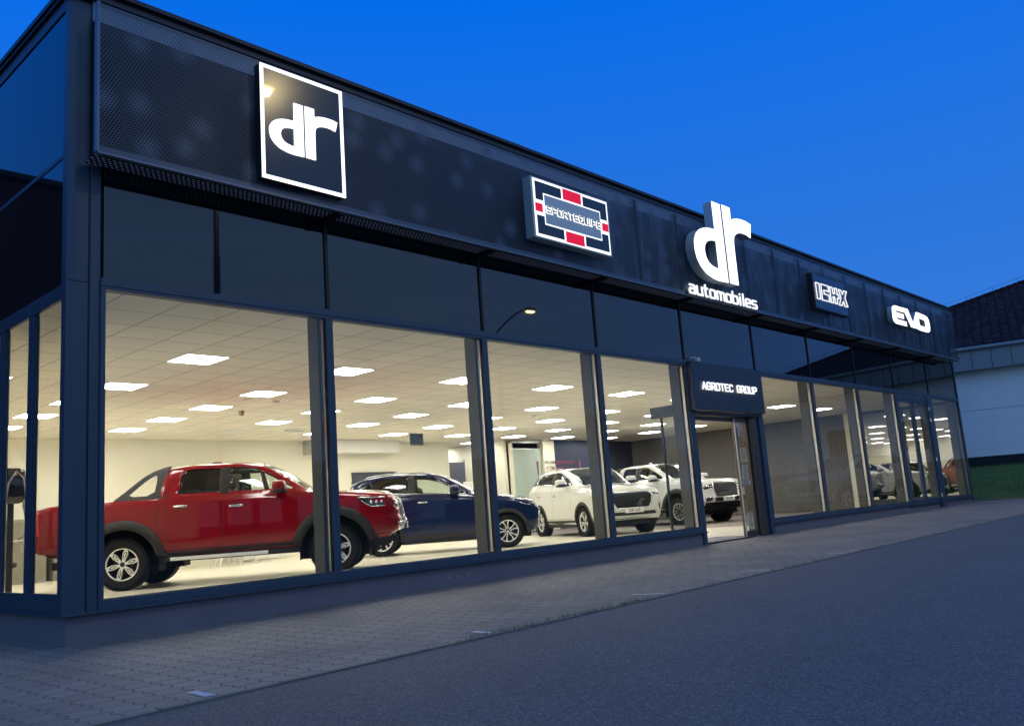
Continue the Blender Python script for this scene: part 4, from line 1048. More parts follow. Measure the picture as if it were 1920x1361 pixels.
def make_car(name, c, label, cat, group=None):
    T = empty(name, (0,0,0), 0, label, cat, group); sh = Shell(c['keys'])
    x0, x1 = c['keys'][0][0], c['keys'][-1][0]
    def toS(poly, step=.03): return [(x, sh.s_of_z(x, z)*KS) for x, z in dens(poly, step)]
    ns = 32; bs = [8*i/ns*KS for i in range(ns+1)]; nx = int((x1-x0)/.05)
    xs = [x0+(x1-x0)*i/nx for i in range(nx+1)]
    bound = [(x, 0) for x in xs]+[(x1, q) for q in bs[1:]]+[(x, 8*KS) for x in xs[::-1][1:]]+[(x0, q) for q in bs[::-1][1:-1]]
    polys = []; kinds = []
    def reg(kind, poly): polys.append(poly); kinds.append(kind)
    # lower cladding strip, following c['clad'] (x, z) line
    cz = c['clad']; lo = [(x, sh.s_of_z(x, z)*KS) for x, z in dens(cz, .04, False)]
    reg('cladding', [(x1-.001, .002), (x0+.001, .002)]+lo)
    for (ax, ar) in c['arches']:
        pts = []
        for k in range(41):
            a = math.pi*k/40; x = ax+ar*math.cos(a); z = c['r']+ar*math.sin(a)
            pts.append((x, sh.s_of_z(x, z)*KS))
        reg('hole', [(ax+ar, .0)]+pts+[(ax-ar, .0)])
    for nm, poly in c['side']: reg(nm, toS(poly))
    for nm, poly in c['top']:
        out = []
        for x, q in dens([(a, b*KS) for a, b in poly], .04): out.append((x, q))
        reg(nm, out)
    grid = [(x, q) for x in xs[1:-1] for q in bs[1:-1]]
    vv, tr, rg = cdt(bound, polys, grid)
    P3 = sh.P(vv[:,0], vv[:,1]/KS)
    # --- front and rear caps
    def cap_mesh(xe, front, bul, feats):
        sec = sh.P(np.full(ns+1, xe), np.array(bs)/KS); half = [(p[1], p[2]) for p in sec]
        zb0 = half[0][1]
        loop = [(-y, z) for y, z in half]+[(y, z) for y, z in half[::-1][1:]]
        k = 18; y0 = half[0][0]; loop += [(y0-2*y0*i/k, zb0) for i in range(1, k)]
        fl = []; kn = []
        for nm, poly, sym in feats:
            fl.append(dens(poly, .03)); kn.append(nm)
            if sym: fl.append(dens([(-a, b) for a, b in poly], .03)); kn.append(nm)
        ys = np.arange(-1, 1.001, .045); zs_ = np.arange(0, 2, .045)
        L_ = np.array(loop); G = np.array([(a, b) for a in ys for b in zs_])
        G = G[inside(G[:,0], G[:,1], loop)]
        def dist(p):
            a = L_; b = np.roll(L_, -1, 0); ab = b-a; d = np.full(len(p), 9.)
            for i in range(len(a)):
                t = np.clip(((p-a[i])@ab[i])/max(1e-12, ab[i]@ab[i]), 0, 1); d = np.minimum(d, np.hypot(*(p-a[i]-t[:,None]*ab[i]).T))
            return d
        if len(G): G = G[dist(G) > .02]
        v2, t2, r2 = cdt(loop, fl, [tuple(g) for g in G])
        def surf(p):
            p = np.atleast_2d(np.asarray(p, float)); d = np.maximum(dist(p), 0)
            pr = np.interp(p[:,1], [b[0] for b in bul], [b[1] for b in bul]); wmax = half[8][0]
            rnd = 1-.40*np.abs(p[:,0]/wmax)**3
            h = pr*rnd*(1-np.exp(-d/.055))
            return np.stack([np.full(len(p), xe)+(h if front else -h), p[:,0], p[:,1]], 1)
        Q = surf(v2); return v2, t2, r2, kn, Q, surf, fl
    CF = cap_mesh(x1, True, c['fbulge'], c['front']); CR = cap_mesh(x0, False, c['rbulge'], c['rear'])
    # --- body: both sides and both caps in one mesh
    ids = {k: [i for i, n in enumerate(kinds) if n == k] for k in set(kinds)}
    sel = rg == -1
    me = bpy.data.meshes.new('body'); bm = bmesh.new()
    def put(P_, T_, flip):
        vm_ = {}
        for t in T_:
            f = []
            for i in (t[::-1] if flip else t):
                i = int(i)
                if i not in vm_: vm_[i] = bm.verts.new(P_[i])
                f.append(vm_[i])
            try: bm.faces.new(f)
            except ValueError: pass
    Pm = P3*np.array([1,-1,1])
    put(P3, tr[sel], True); put(Pm, tr[sel], False)
    put(CF[4], CF[1][CF[2] == -1], False); put(CR[4], CR[1][CR[2] == -1], True)
    bmesh.ops.remove_doubles(bm, verts=bm.verts, dist=.0015)
    for f in bm.faces: f.smooth = True
    bm.to_mesh(me); bm.free(); me.materials.append(M[c['paint']]); me.materials.append(M['under'])
    body = bpy.data.objects.new('body', me); link(body, T)
    md = body.modifiers.new('thickness', 'SOLIDIFY'); md.thickness = .03; md.offset = -1; md.material_offset = 1; md.material_offset_rim = 1
    parts = {}
    matof = {'cladding': 'clad', 'door': c['paint'], 'side_window': 'carglass', 'tinted_window': 'privacy', 'pillar_trim': 'clad', 'windshield': 'carglass', 'rear_window': 'privacy', 'headlight': 'lampglass', 'tail_light': 'redlamp', 'hood': c['paint'], 'bed_cover': 'clad',
             'grille': 'grilleblk', 'bumper_insert': 'clad', 'fog_light': 'lampglass', 'lower_grille': 'black', 'skid_plate': 'signside', 'chrome_trim': 'chrome', 'rear_panel': 'clad', 'tailgate': c['paint'], 'sunroof': 'gloss'}
    off = {'side_window': -.008, 'tinted_window': -.008, 'windshield': -.004, 'rear_window': -.004, 'grille': -.012, 'lower_grille': -.02}
    doors = []
    for sgn in (-1, 1):
        PP = P3*np.array([1,sgn,1])
        for k in ids:
            if k in ('hole',): continue
            for i in ids[k]:
                T_ = tr[rg == i]
                if len(T_) == 0: continue
                Q = PP.copy()
                o_ = off.get(k, 0); Q[:,1] += sgn*o_
                if k in ('windshield', 'rear_window'): Q[:,2] += o_
                par = T
                if k in ('side_window', 'tinted_window', 'pillar_trim') and False: par = body
                ob = mesh_from(k, Q, T_, matof[k], par, flip=(sgn > 0), thick=(.03 if k in ('door','cladding','hood','pillar_trim') else .004), inner='under' if k in ('door','cladding','hood','pillar_trim') else matof[k])
    for cp_, front in ((CF, True), (CR, False)):
        v2, t2, r2, kn, Q, surf, fl_ = cp_
        for i, k in enumerate(kn):
            T_ = t2[r2 == i]
            if len(T_) == 0 or k == 'skip': continue
            QQ = Q.copy(); QQ[:,0] += off.get(k, 0)*(1 if front else -1)
            mesh_from(k, QQ, T_, matof[k], T, flip=not front, thick=.01, inner=matof[k])
    surfF = CF[5]; surfR = CR[5]
    # --- arches: lip, liner
    for sgn in (-1, 1):
        for ax, ar in c['arches']:
            a0, a1 = c['archspan']; prof = c['flare']; rings = []
            for k in range(37):
                a = a0+(a1-a0)*k/36; row = []
                for rr_, dy in prof:
                    x = ax+(ar+rr_)*math.cos(a); z = c['r']+(ar+rr_)*math.sin(a); z = max(z, c['archz'])
                    p = sh.P(x, sh.s_of_z(x, z))[0]; row.append((x, sgn*(p[1]+dy), z))
                rings.append(row)
            n = len(prof); b = MB(); b.add([v for r2_ in rings for v in r2_], [((k)*n+j, (k)*n+j+1, (k+1)*n+j+1, (k+1)*n+j) for k in range(36) for j in range(n-1)])
            b.build('wheel_arch_trim', 'clad', T, smooth=True)
            b = MB(); R2 = ar+.005
            pts = [(ax+R2*math.cos(math.pi*k/24), c['r']+R2*math.sin(math.pi*k/24)) for k in range(25)]; pts = [(pts[0][0], .25)]+pts+[(pts[-1][0], .25)]
            vs_ = [(x, sgn*yy, z) for x, z in pts for yy in (c['hw']-.03, c['hw']-.42)]
            b.add(vs_, [(2*i, 2*i+1, 2*i+3, 2*i+2) for i in range(len(pts)-1)])
            b.add([(x, sgn*(c['hw']-.42), z) for x, z in pts], [tuple(range(len(pts)))]); b.build('wheel_well', 'under', T)
    ub = MB(); zf = c['floor']
    ax0, ar0 = c['arches'][0]; ax1, ar1 = c['arches'][1]
    ub.box(x0+.08, x1-.05, -c['hw']+.43, c['hw']-.43, zf, zf+.12); ub.box(ax0+ar0+.01, ax1-ar1-.01, -c['hw']+.08, c['hw']-.08, zf+.01, zf+.1)
    ub.box(ax0-.02, ax0+.05, -c['hw']+.25, c['hw']-.25, c['r']-.05, c['r']+.05); ub.box(ax1-.02, ax1+.05, -c['hw']+.25, c['hw']-.25, c['r']-.05, c['r']+.05)
    ub.build('underbody', 'under', T)
    for ax, ar in c['arches']:
        for sgn in (-1, 1): wheel(T, ax, sgn*(c['track']/2), c['r'], c['style'], c['rim'], c.get('tw', .235))
    # --- seams, handles, mirrors
    for sgn in (-1, 1):
        for sm in c['seams']: seam(sh, sm, T, sgn)
        for hx, hz in c['handles']:
            p = sh.P(hx, sh.s_of_z(hx, hz))[0]; b = MB()
            b.blob((hx, sgn*(p[1]+.022), hz), (.105,.012,.017), .55); h = b.build('door_handle', c['handlem'], T, smooth=True)
            b = MB(); b.blob((hx-.01, sgn*(p[1]-.002), hz-.003), (.075,.006,.032), .8); b.build('handle_recess', 'under', h, smooth=True)
        mxp, mz = c['mirror']; p = sh.P(mxp, sh.s_of_z(mxp, mz-.04))[0]
        b = MB(); b.blob((mxp-.03, sgn*(p[1]+.18), mz+.045), (.10,.135,.09), .62, 20, 12); mo = b.build('wing_mirror', c['paint'], T, smooth=True)
        b = MB(); b.blob((mxp-.022, sgn*(p[1]+.175), mz-.01), (.097,.13,.052), .6, 20, 10); b.obox((mxp-.01, sgn*(p[1]-.02), mz-.035), (.05,0,0), (0,sgn*.12,0), (0,0,.035)); b.build('mirror_base', 'black', mo, smooth=True)
    # --- interior
    it = MB(); cx_, cz_ = c['cabin']
    it.box(cx_-1.6, cx_+.75, -.66, .66, zf+.1, zf+.22)
    it.build('cabin_floor', 'under', T)
    for sx in (cx_-.15, cx_-1.05):
        for sy in (-.36, .36):
            b = MB(); b.blob((sx, sy, cz_+.02), (.25,.24,.10), .5); b.blob((sx-.24, sy, cz_+.34), (.075,.23,.33), .5); b.blob((sx-.29, sy, cz_+.79), (.05,.13,.10), .6)
            b.tube([(sx-.28,sy-.06,cz_+.6),(sx-.28,sy-.06,cz_+.75)], .008, 6); b.tube([(sx-.28,sy+.06,cz_+.6),(sx-.28,sy+.06,cz_+.75)], .008, 6); b.build('seat', 'seat', T, smooth=True)
    b = MB(); b.blob((cx_+.72, 0, cz_+.42), (.22,.68,.14), .4); b.build('dashboard', 'seat', T, smooth=True)
    b = MB(); n_ = 24; b.tube([(cx_+.42+.05*math.sin(2*math.pi*k/n_), .36+.18*math.cos(2*math.pi*k/n_), cz_+.48+.17*math.sin(2*math.pi*k/n_)) for k in range(n_+1)], .014, 6, False); b.build('steering_wheel', 'black', T)
    return T, sh, surfF, surfR
def bars(surf, T, polys, r, m, name):
    b = MB()
    for pl_ in polys:
        pts = surf(dens(pl_, .04, False)); pts[:,0] += r*.6; b.tube([tuple(p) for p in pts], r, 6)
    return b.build(name, m, T, smooth=True)
def lattice(surf, T, y0, y1, z0, z1, step, slope, r, m='grillebar'):
    """diagonal mesh of thin crossing bars laid on the front"""
    b = MB(); H = z1-z0; w = H/slope; y = y0-w
    while y < y1:
        for q in (1, -1):
            pts = []
            for k in range(9):
                t = k/8; yy = y+w*t if q > 0 else y+w*(1-t); zz = z0+H*t
                if y0 <= yy <= y1: pts.append((yy, zz))
            if len(pts) > 1:
                P_ = surf(np.array(pts)); P_[:,0] -= .004; b.tube([tuple(p) for p in P_], r, 5)
        y += step
    return b.build('grille_mesh', m, T, smooth=True)
def logo_on(T, surf, y, z, w, m='chrome'):
    p = surf([(y, z)])[0]; k = w/.849; ob = []
    L_ = empty('emblem', (p[0]+.012, y, z), R(90), parent=T)
    for lp in ([LD, LH], [LR]):
        o = flat_shape('letter', [[((x-1.894)*k, (zz-4.85)*k) for x, zz in l] for l in lp], .008, m, L_)
    return L_
def plate(T, surf, y, z, text, w=.44, h=.11, dx=.03):
    p = surf([(y, z)])[0]; L_ = empty('number_plate', (p[0]+dx, y, z), R(90), parent=T)
    box('plate', 'white', L_, -w/2, w/2, -.008, .008, -h/2, h/2, bevel=.003)
    text_obj('plate_text', text, .09, 'inkgrey', L_, (-w*.3, -.0105, -h*.28), .003, .0015, width=w*.6, height=h*.56)
    return L_

# pickup ------------------------------------------------------------
PK = dict(r=.385, rim=.235, hw=.935, track=1.60, style='petal', floor=.36, tw=.25,
 keys=[ #  x     zs    w     zb    wb    zr    yr    zt
 (-1.24, .62, .90, 1.28, .86, 1.285, .80, 1.285),
 (-1.00, .58, .925,1.31, .895,1.315, .82, 1.315),
 (-.45,  .50, .935,1.32, .90, 1.325, .83, 1.325),
 ( .46,  .44, .935,1.32, .90, 1.325, .83, 1.325),
 ( .50,  .44, .935,1.32, .90, 1.35,  .80, 1.38),
 ( .58,  .44, .935,1.325,.90, 1.66,  .75, 1.73),
 ( .70,  .44, .935,1.325,.90, 1.77,  .73, 1.82),
 (1.10,  .44, .935,1.32, .90, 1.79,  .73, 1.845),
 (1.60,  .44, .935,1.31, .90, 1.78,  .73, 1.84),
 (2.00,  .44, .935,1.30, .90, 1.74,  .72, 1.80),
 (2.30,  .44, .935,1.295,.89, 1.585, .71, 1.67),
 (2.60,  .44, .935,1.285,.88, 1.40,  .68, 1.47),
 (2.78,  .44, .935,1.27, .87, 1.305, .69, 1.345),
 (2.95,  .44, .935,1.26, .87, 1.285, .68, 1.305),
 (3.40,  .46, .935,1.225,.855,1.255, .65, 1.28),
 (3.75,  .48, .93, 1.19, .85, 1.235, .62, 1.255),
 (3.97,  .50, .915,1.16, .83, 1.205, .60, 1.225)],
 clad=[(4.0,.56),(3.4,.56),(2.5,.53),(.6,.52),(-.4,.58),(-1.3,.66)],
 arches=[(0,.525),(3.14,.525)], archspan=(-.30, math.pi+.30), archz=.47, flare=[(.125,.004),(.115,.030),(.04,.048),(-.012,.044),(-.02,-.03)],
 side=[('tinted_window', [(.80,1.40),(.835,1.46),(.845,1.62),(.90,1.725),(1.02,1.745),(1.43,1.735),(1.43,1.365),(.86,1.37)]),
       ('pillar_trim', [(1.435,1.34),(1.435,1.74),(1.57,1.74),(1.57,1.33)]),
       ('side_window', [(1.575,1.365),(1.575,1.735),(1.80,1.725),(1.98,1.69),(2.02,1.66),(2.10,1.36)]),
       ('pillar_trim', [(2.105,1.36),(2.025,1.66),(2.08,1.64),(2.17,1.36)]),
       ('side_window', [(2.175,1.36),(2.085,1.635),(2.25,1.545),(2.50,1.39),(2.50,1.355)])],
 top=[('windshield', [(2.03,8),(2.03,6.7),(2.06,6.3),(2.70,6.3),(2.78,6.8),(2.80,8)]), ('bed_cover', [(-1.1,8),(-1.1,6.3),(.45,6.3),(.45,8)]), ('rear_window', [(.49,8),(.49,6.9),(.60,6.6),(.66,7.2),(.66,8)])],
 fbulge=[(.4,.02),(.55,.12),(.62,.25),(.76,.25),(.82,.21),(1.0,.19),(1.12,.16),(1.22,.10)],
 front=[('grille', [(-.40,1.10),(.40,1.10),(.46,1.02),(.42,.74),(-.42,.74),(-.46,1.02)], False),
        ('headlight', [(.49,1.09),(.76,1.07),(.84,1.0),(.80,.94),(.50,.97)], True),
        ('lower_grille', [(-.50,.70),(.50,.70),(.46,.60),(-.46,.60)], False),
        ('fog_light', [(.60,.72),(.80,.71),(.78,.61),(.56,.62)], True),
        ('bumper_insert', [(-.74,.575),(.74,.575),(.70,.515),(-.70,.515)], False)],
 rbulge=[(.5,.0),(.65,.06),(.9,.05),(1.3,.02)],
 rear=[('tail_light', [(.70,1.25),(.82,1.25),(.84,.88),(.72,.88)], True), ('rear_panel', [(-.82,.86),(.82,.86),(.84,.68),(-.84,.68)], False)],
 seams=[[(.64,1.40),(.63,1.0),(.64,.80),(.70,.60),(.78,.555),(1.46,.55)], [(1.50,1.32),(1.49,.90),(1.46,.55)], [(1.46,.55),(2.35,.545),(2.52,.60)], [(2.60,1.25),(2.59,1.0),(2.55,.84)],
        [(.66,1.70),(.62,1.5),(.61,1.36),(.64,1.3)], [(2.6,1.24),(2.9,1.245),(3.4,1.205),(3.62,1.15)], [(.505,1.34),(.50,1.0),(.52,.62),(.56,.46)], [(.525,1.34),(.52,1.0),(.54,.62),(.58,.46)]],
 handles=[(.86,1.185),(1.68,1.14)], handlem='chrome', mirror=(2.38,1.34), cabin=(1.95,.72))
def pickup(name, paint, style, label, cat):
    c = dict(PK); c['paint'] = paint; c['style'] = style
    T, sh, sf_, sr = make_car(name, c, label, cat)
    # sport bar over the bed
    for sgn in (-1, 1):
        b = MB(); y0, y1 = .80, .70
        out = [(-.14,1.325),(.02,1.45),(.16,1.57),(.30,1.68),(.44,1.755),(.60,1.805)]; inn = [(.04,1.375),(.18,1.505),(.31,1.615),(.41,1.68),(.475,1.69)]
        def yy(z): return sgn*(.87-(z-1.32)*.36)
        pts = out+[(.66,1.815),(.60,1.60),(.575,1.325)]; hole = inn+[(.485,1.60),(.455,1.375)]
        lp = [pts, hole]; bb = flat_shape('sport_bar', [pts, smooth_loop(hole, 1)], .07, 'black', T)
        for v in bb.data.vertices: v.co.y += yy(v.co.z)
        for p in bb.data.polygons: p.use_smooth = False
        st_ = MB()
        st_.box(.66, 2.45, *sorted((sgn*.90, sgn*.985)), .385, .435); so = st_.build('side_step', 'clad', T, bevel=.012); box('step_trim', 'alloy', so, .72, 2.15, *sorted((sgn*.93, sgn*.992)), .388, .437, bevel=.003)
        if True:
            tl = MB(); tl.box(-1.26, -1.16, *sorted((sgn*.80, sgn*.915)), .88, 1.24); tl.build('tail_light', 'redlamp', T, bevel=.03)
    b = MB(); b.tube([(.50,-.60,1.76),(.50,.60,1.76)], .03, 8); b.build('bar_crossmember', 'black', T)
    b = MB(); b.box(-1.42,-1.25,-.86,.86,.62,.78); b.build('rear_bumper', paint if paint == 'red' else 'signside', T, bevel=.04)
    b = MB(); b.blob((1.2,0,1.865), (.09,.025,.03), .9); b.build('roof_antenna', paint, T, smooth=True)
    # front details
    bars(sf_, T, [[(-.46,1.12),(.46,1.12),(.50,1.03),(.45,.72),(-.45,.72),(-.50,1.03),(-.46,1.12)]], .016, 'chrome', 'grille_frame')
    lattice(sf_, T, -.44, .44, .75, 1.09, .062, 1.1, .0036)
    bars(sf_, T, [[(-.56,.715),(.56,.715)]], .02, 'chrome', 'bumper_bar')
    for s_ in (-1, 1):
        bars(sf_, T, [[(s_*.50,1.08),(s_*.75,1.06),(s_*.82,1.0)], [(s_*.50,.98),(s_*.66,.965)]], .008, 'chrome', 'headlight_trim')
        bars(sf_, T, [[(s_*.58,.73),(s_*.82,.72),(s_*.79,.60),(s_*.55,.615),(s_*.58,.73)]], .010, 'chrome', 'fog_light_trim')
        for q in (.56,.64,.72):
            p = sf_([(s_*q, 1.02)])[0]; b = MB(); b.lathe([(0,.012),(.018,.010),(.026,0)], 14, 'x', (p[0]-.004, s_*q, 1.02)); b.build('lamp_lens', 'chrome', T, smooth=True)
        # headlight running round onto the wing
        pts = [(3.93,1.115),(3.93,.985),(3.72,.985),(3.62,1.04),(3.50,1.135),(3.70,1.125)]
        P_ = [sh.P(x, sh.s_of_z(x, z))[0] for x, z in pts]; b = MB(); b.add([(p[0], s_*(p[1]+.004), p[2]) for p in P_], [tuple(range(6)) if s_ > 0 else tuple(range(6))[::-1]]); hl = b.build('headlight', 'lampglass', T)
        b = MB(); b.tube([(p[0], s_*(p[1]+.006), p[2]) for p in P_[2:]+[P_[0]]], .008, 6); b.tube([(P_[1][0], s_*(P_[1][1]+.006), P_[1][2]), (P_[2][0], s_*(P_[2][1]+.006), P_[2][2])], .008, 6)
        for x in (3.72,3.80,3.88):
            p = sh.P(x, sh.s_of_z(x, 1.05))[0]; b.blob((x, s_*(p[1]+.004), 1.05), (.022,.012,.022), 1, 10, 8)
        b.build('headlight_trim', 'chrome', hl, smooth=True)
    b = MB(); b.obox((3.62,-.70,.25), (.44,0,.25), (0,1.4,0), (-.05,0,.06)); b.box(3.72,3.97,-.84,.84,.40,.56)
    for y in np.arange(-.6,.61,.15): b.obox((3.63,y,.245), (.44,0,.25), (0,.03,0), (.02,0,-.02))
    b.build('skid_plate', 'under', T)
    logo_on(T, sf_, 0, .93, .24); plate(T, sf_, 0, .665, 'DR PK8', dx=.035)
    return T
pr_ = pickup('pickup_truck', 'red', 'petal', 'deep red double cab pickup with black sport bar, nose towards the front glass', 'pickup truck')
pr_.location = (2.55, 5.6, 0); a_ = R(-41.0); pr_.rotation_euler.z = a_
def place(T, px, py, ang, xl, yl):
    """put the car so that its local point (xl, yl) on the floor sits at world (px, py)"""
    a = R(ang); T.rotation_euler.z = a
    T.location = (px-(xl*math.cos(a)-yl*math.sin(a)), py-(xl*math.sin(a)+yl*math.cos(a)), 0)
place(pr_, 2.55, 5.6, -41.0, 0, -.92)
pw_ = pickup('pickup_truck', 'wht', 'outline', 'pearl white double cab pickup with black rims, furthest from the camera behind the entrance', 'pickup truck')
place(pw_, 18.27, 5.88, -103, 3.14, -.92)

# navy SUV ------------------------------------------------------------
SV = dict(r=.345, rim=.225, hw=.915, track=1.58, style='turbine', floor=.20,
 keys=[
 (-.72, .42, .84, 1.08, .80, 1.12, .70, 1.14),
 (-.66, .36, .87, 1.18, .82, 1.45, .62, 1.50),
 (-.50, .33, .895,1.24, .84, 1.56, .65, 1.60),
 (-.20, .30, .905,1.26, .85, 1.63, .67, 1.675),
 ( .20, .26, .91, 1.25, .855,1.665,.68, 1.71),
 ( .65, .24, .91, 1.235,.86, 1.67, .68, 1.72),
 (1.05, .24, .91, 1.22, .86, 1.645,.68, 1.70),
 (1.35, .24, .91, 1.205,.855,1.565,.67, 1.63),
 (1.65, .24, .91, 1.185,.85, 1.42, .64, 1.495),
 (1.95, .24, .91, 1.16, .84, 1.235,.67, 1.305),
 (2.12, .24, .91, 1.14, .83, 1.165,.68, 1.20),
 (2.35, .25, .91, 1.115,.825,1.14, .67, 1.165),
 (2.75, .27, .905,1.065,.80, 1.09, .64, 1.12),
 (3.05, .30, .885,1.005,.765,1.035,.58, 1.06),
 (3.22, .33, .85, .94, .72, .975, .54, .99)],
 clad=[(3.3,.44),(3.0,.45),(2.3,.38),(.4,.38),(-.4,.44),(-.8,.52)],
 arches=[(0,.405),(2.65,.405)], archspan=(-.3, math.pi+.3), archz=.26, flare=[(.065,.003),(.055,.014),(.01,.018),(-.01,.012),(-.016,-.03)],
 side=[('tinted_window', [(-.56,1.385),(-.42,1.47),(-.22,1.545),(-.14,1.32),(-.48,1.345)]),
       ('tinted_window', [(-.11,1.32),(-.19,1.555),(-.05,1.59),(.25,1.62),(.59,1.63),(.59,1.275)]),
       ('pillar_trim', [(.595,1.27),(.595,1.635),(.73,1.635),(.73,1.265)]),
       ('side_window', [(.735,1.27),(.735,1.63),(1.0,1.605),(1.25,1.53),(1.52,1.40),(1.80,1.225),(1.80,1.205)])],
 top=[('windshield', [(1.17,8),(1.17,6.8),(1.20,6.35),(2.03,6.3),(2.10,6.8),(2.12,8)]), ('sunroof', [(.2,8),(.2,6.9),(1.0,6.9),(1.0,8)]), ('rear_window', [(-.685,8),(-.685,7.0),(-.60,6.6),(-.53,7.2),(-.53,8)])],
 fbulge=[(.2,.0),(.36,.12),(.55,.20),(.75,.19),(.9,.12),(1.0,.03)],
 front=[('grille', [(-.46,.80),(.46,.80),(.58,.72),(.40,.44),(-.40,.44),(-.58,.72)], False),
        ('headlight', [(.50,.90),(.74,.88),(.78,.83),(.52,.83)], True),
        ('lower_grille', [(-.52,.40),(.52,.40),(.46,.34),(-.46,.34)], False)],
 rbulge=[(.3,.05),(.6,.10),(.8,.06),(1.1,.0)], rear=[('tail_light', [(.50,1.0),(.80,1.0),(.80,.86),(.50,.90)], True), ('rear_panel', [(-.70,.62),(.70,.62),(.70,.44),(-.70,.44)], False)],
 seams=[[(-.22,1.30),(-.22,1.1),(.0,.80),(.35,.55),(.42,.40)], [(.66,1.25),(.66,.9),(.64,.40)], [(1.86,1.18),(1.90,.9),(1.86,.40)], [(1.95,1.13),(2.4,1.085),(2.9,1.00)], [(.42,.40),(1.86,.40)], [(-.2,1.245),(1.9,1.17)]],
 handles=[(-.02,1.075),(.89,1.06)], handlem='chrome', mirror=(1.60,1.24), cabin=(1.25,.50))
def suv(name, c, paint, style, label, cat, rails=True, keyscale=None):
    c = dict(c); c['paint'] = paint; c['style'] = style
    T, sh, sf_, sr = make_car(name, c, label, cat)
    for sgn in (-1, 1):
        pts = []
        for x in c['rail']: p = sh.P(x, 6.25)[0]; pts.append((x, sgn*p[1], p[2]+(.035 if x not in (c['rail'][0], c['rail'][-1]) else .0)))
        b = MB(); b.tube(pts, .014, 8); b.build('roof_rail', 'steel', T, smooth=True)
        tr_ = MB(); pts = []
        for x in np.linspace(*c['belt'], 14): p = sh.P(x, sh.s_of_z(x, float(np.interp(x, c['beltz'][0], c['beltz'][1]))))[0]; pts.append((x, sgn*(p[1]+.004), p[2]))
        tr_.tube(pts, .009, 6); tr_.build('window_trim', 'chrome', T, smooth=True)
    return T, sh, sf_
SV['rail'] = [-.35,-.25,.1,.5,.9,1.1]; SV['belt'] = (-.5, 1.8); SV['beltz'] = ([-.5,-.1,.6,1.8],[1.335,1.305,1.26,1.195])
T, sh, sf_ = suv('suv', SV, 'navy', 'turbine', 'dark navy SUV parked behind the nose of the red pickup', 'SUV')
for s_ in (-1, 1):
    bars(sf_, T, [[(s_*.74,.72),(s_*.77,.56),(s_*.73,.45),(s_*.62,.42)]], .014, 'chrome', 'running_light')
    bars(sf_, T, [[(s_*.52,.885),(s_*.74,.87)], [(s_*.54,.845),(s_*.70,.84)]], .007, 'chrome', 'headlight_trim')
    pts = [(3.20,.925),(3.20,.85),(3.0,.90),(2.74,1.035),(2.95,.995)]
    P_ = [sh.P(x, sh.s_of_z(x, z))[0] for x, z in pts]; b = MB(); b.add([(p[0], s_*(p[1]+.005), p[2]) for p in P_], [tuple(range(5)) if s_ > 0 else tuple(range(5))[::-1]]); hl = b.build('headlight', 'lampglass', T)
    b = MB(); b.tube([(p[0], s_*(p[1]+.008), p[2]) for p in (P_[1], P_[2], P_[3])], .006, 6); b.tube([(p[0], s_*(p[1]+.008), p[2]) for p in (P_[3], P_[4], P_[0])], .006, 6)
    b.build('headlight_trim', 'chrome', hl, smooth=True)
for i in range(6): bars(sf_, T, [[(-.44+.05*abs(i-4.), .48+i*.055),(.44-.05*abs(i-4.), .48+i*.055)]], .005, 'chrome', 'grille_bar')
b = MB(); b.blob((-.57,0,1.585), (.09,.52,.018), .5); b.build('roof_spoiler', 'navy', T, smooth=True)
logo_on(T, sf_, 0, .66, .2); plate(T, sf_, 0, .42, 'DR 5.0', dx=.03)
a_ = -43; place(T, 10.42, 5.10, a_, 2.65, -.90)
navy = T

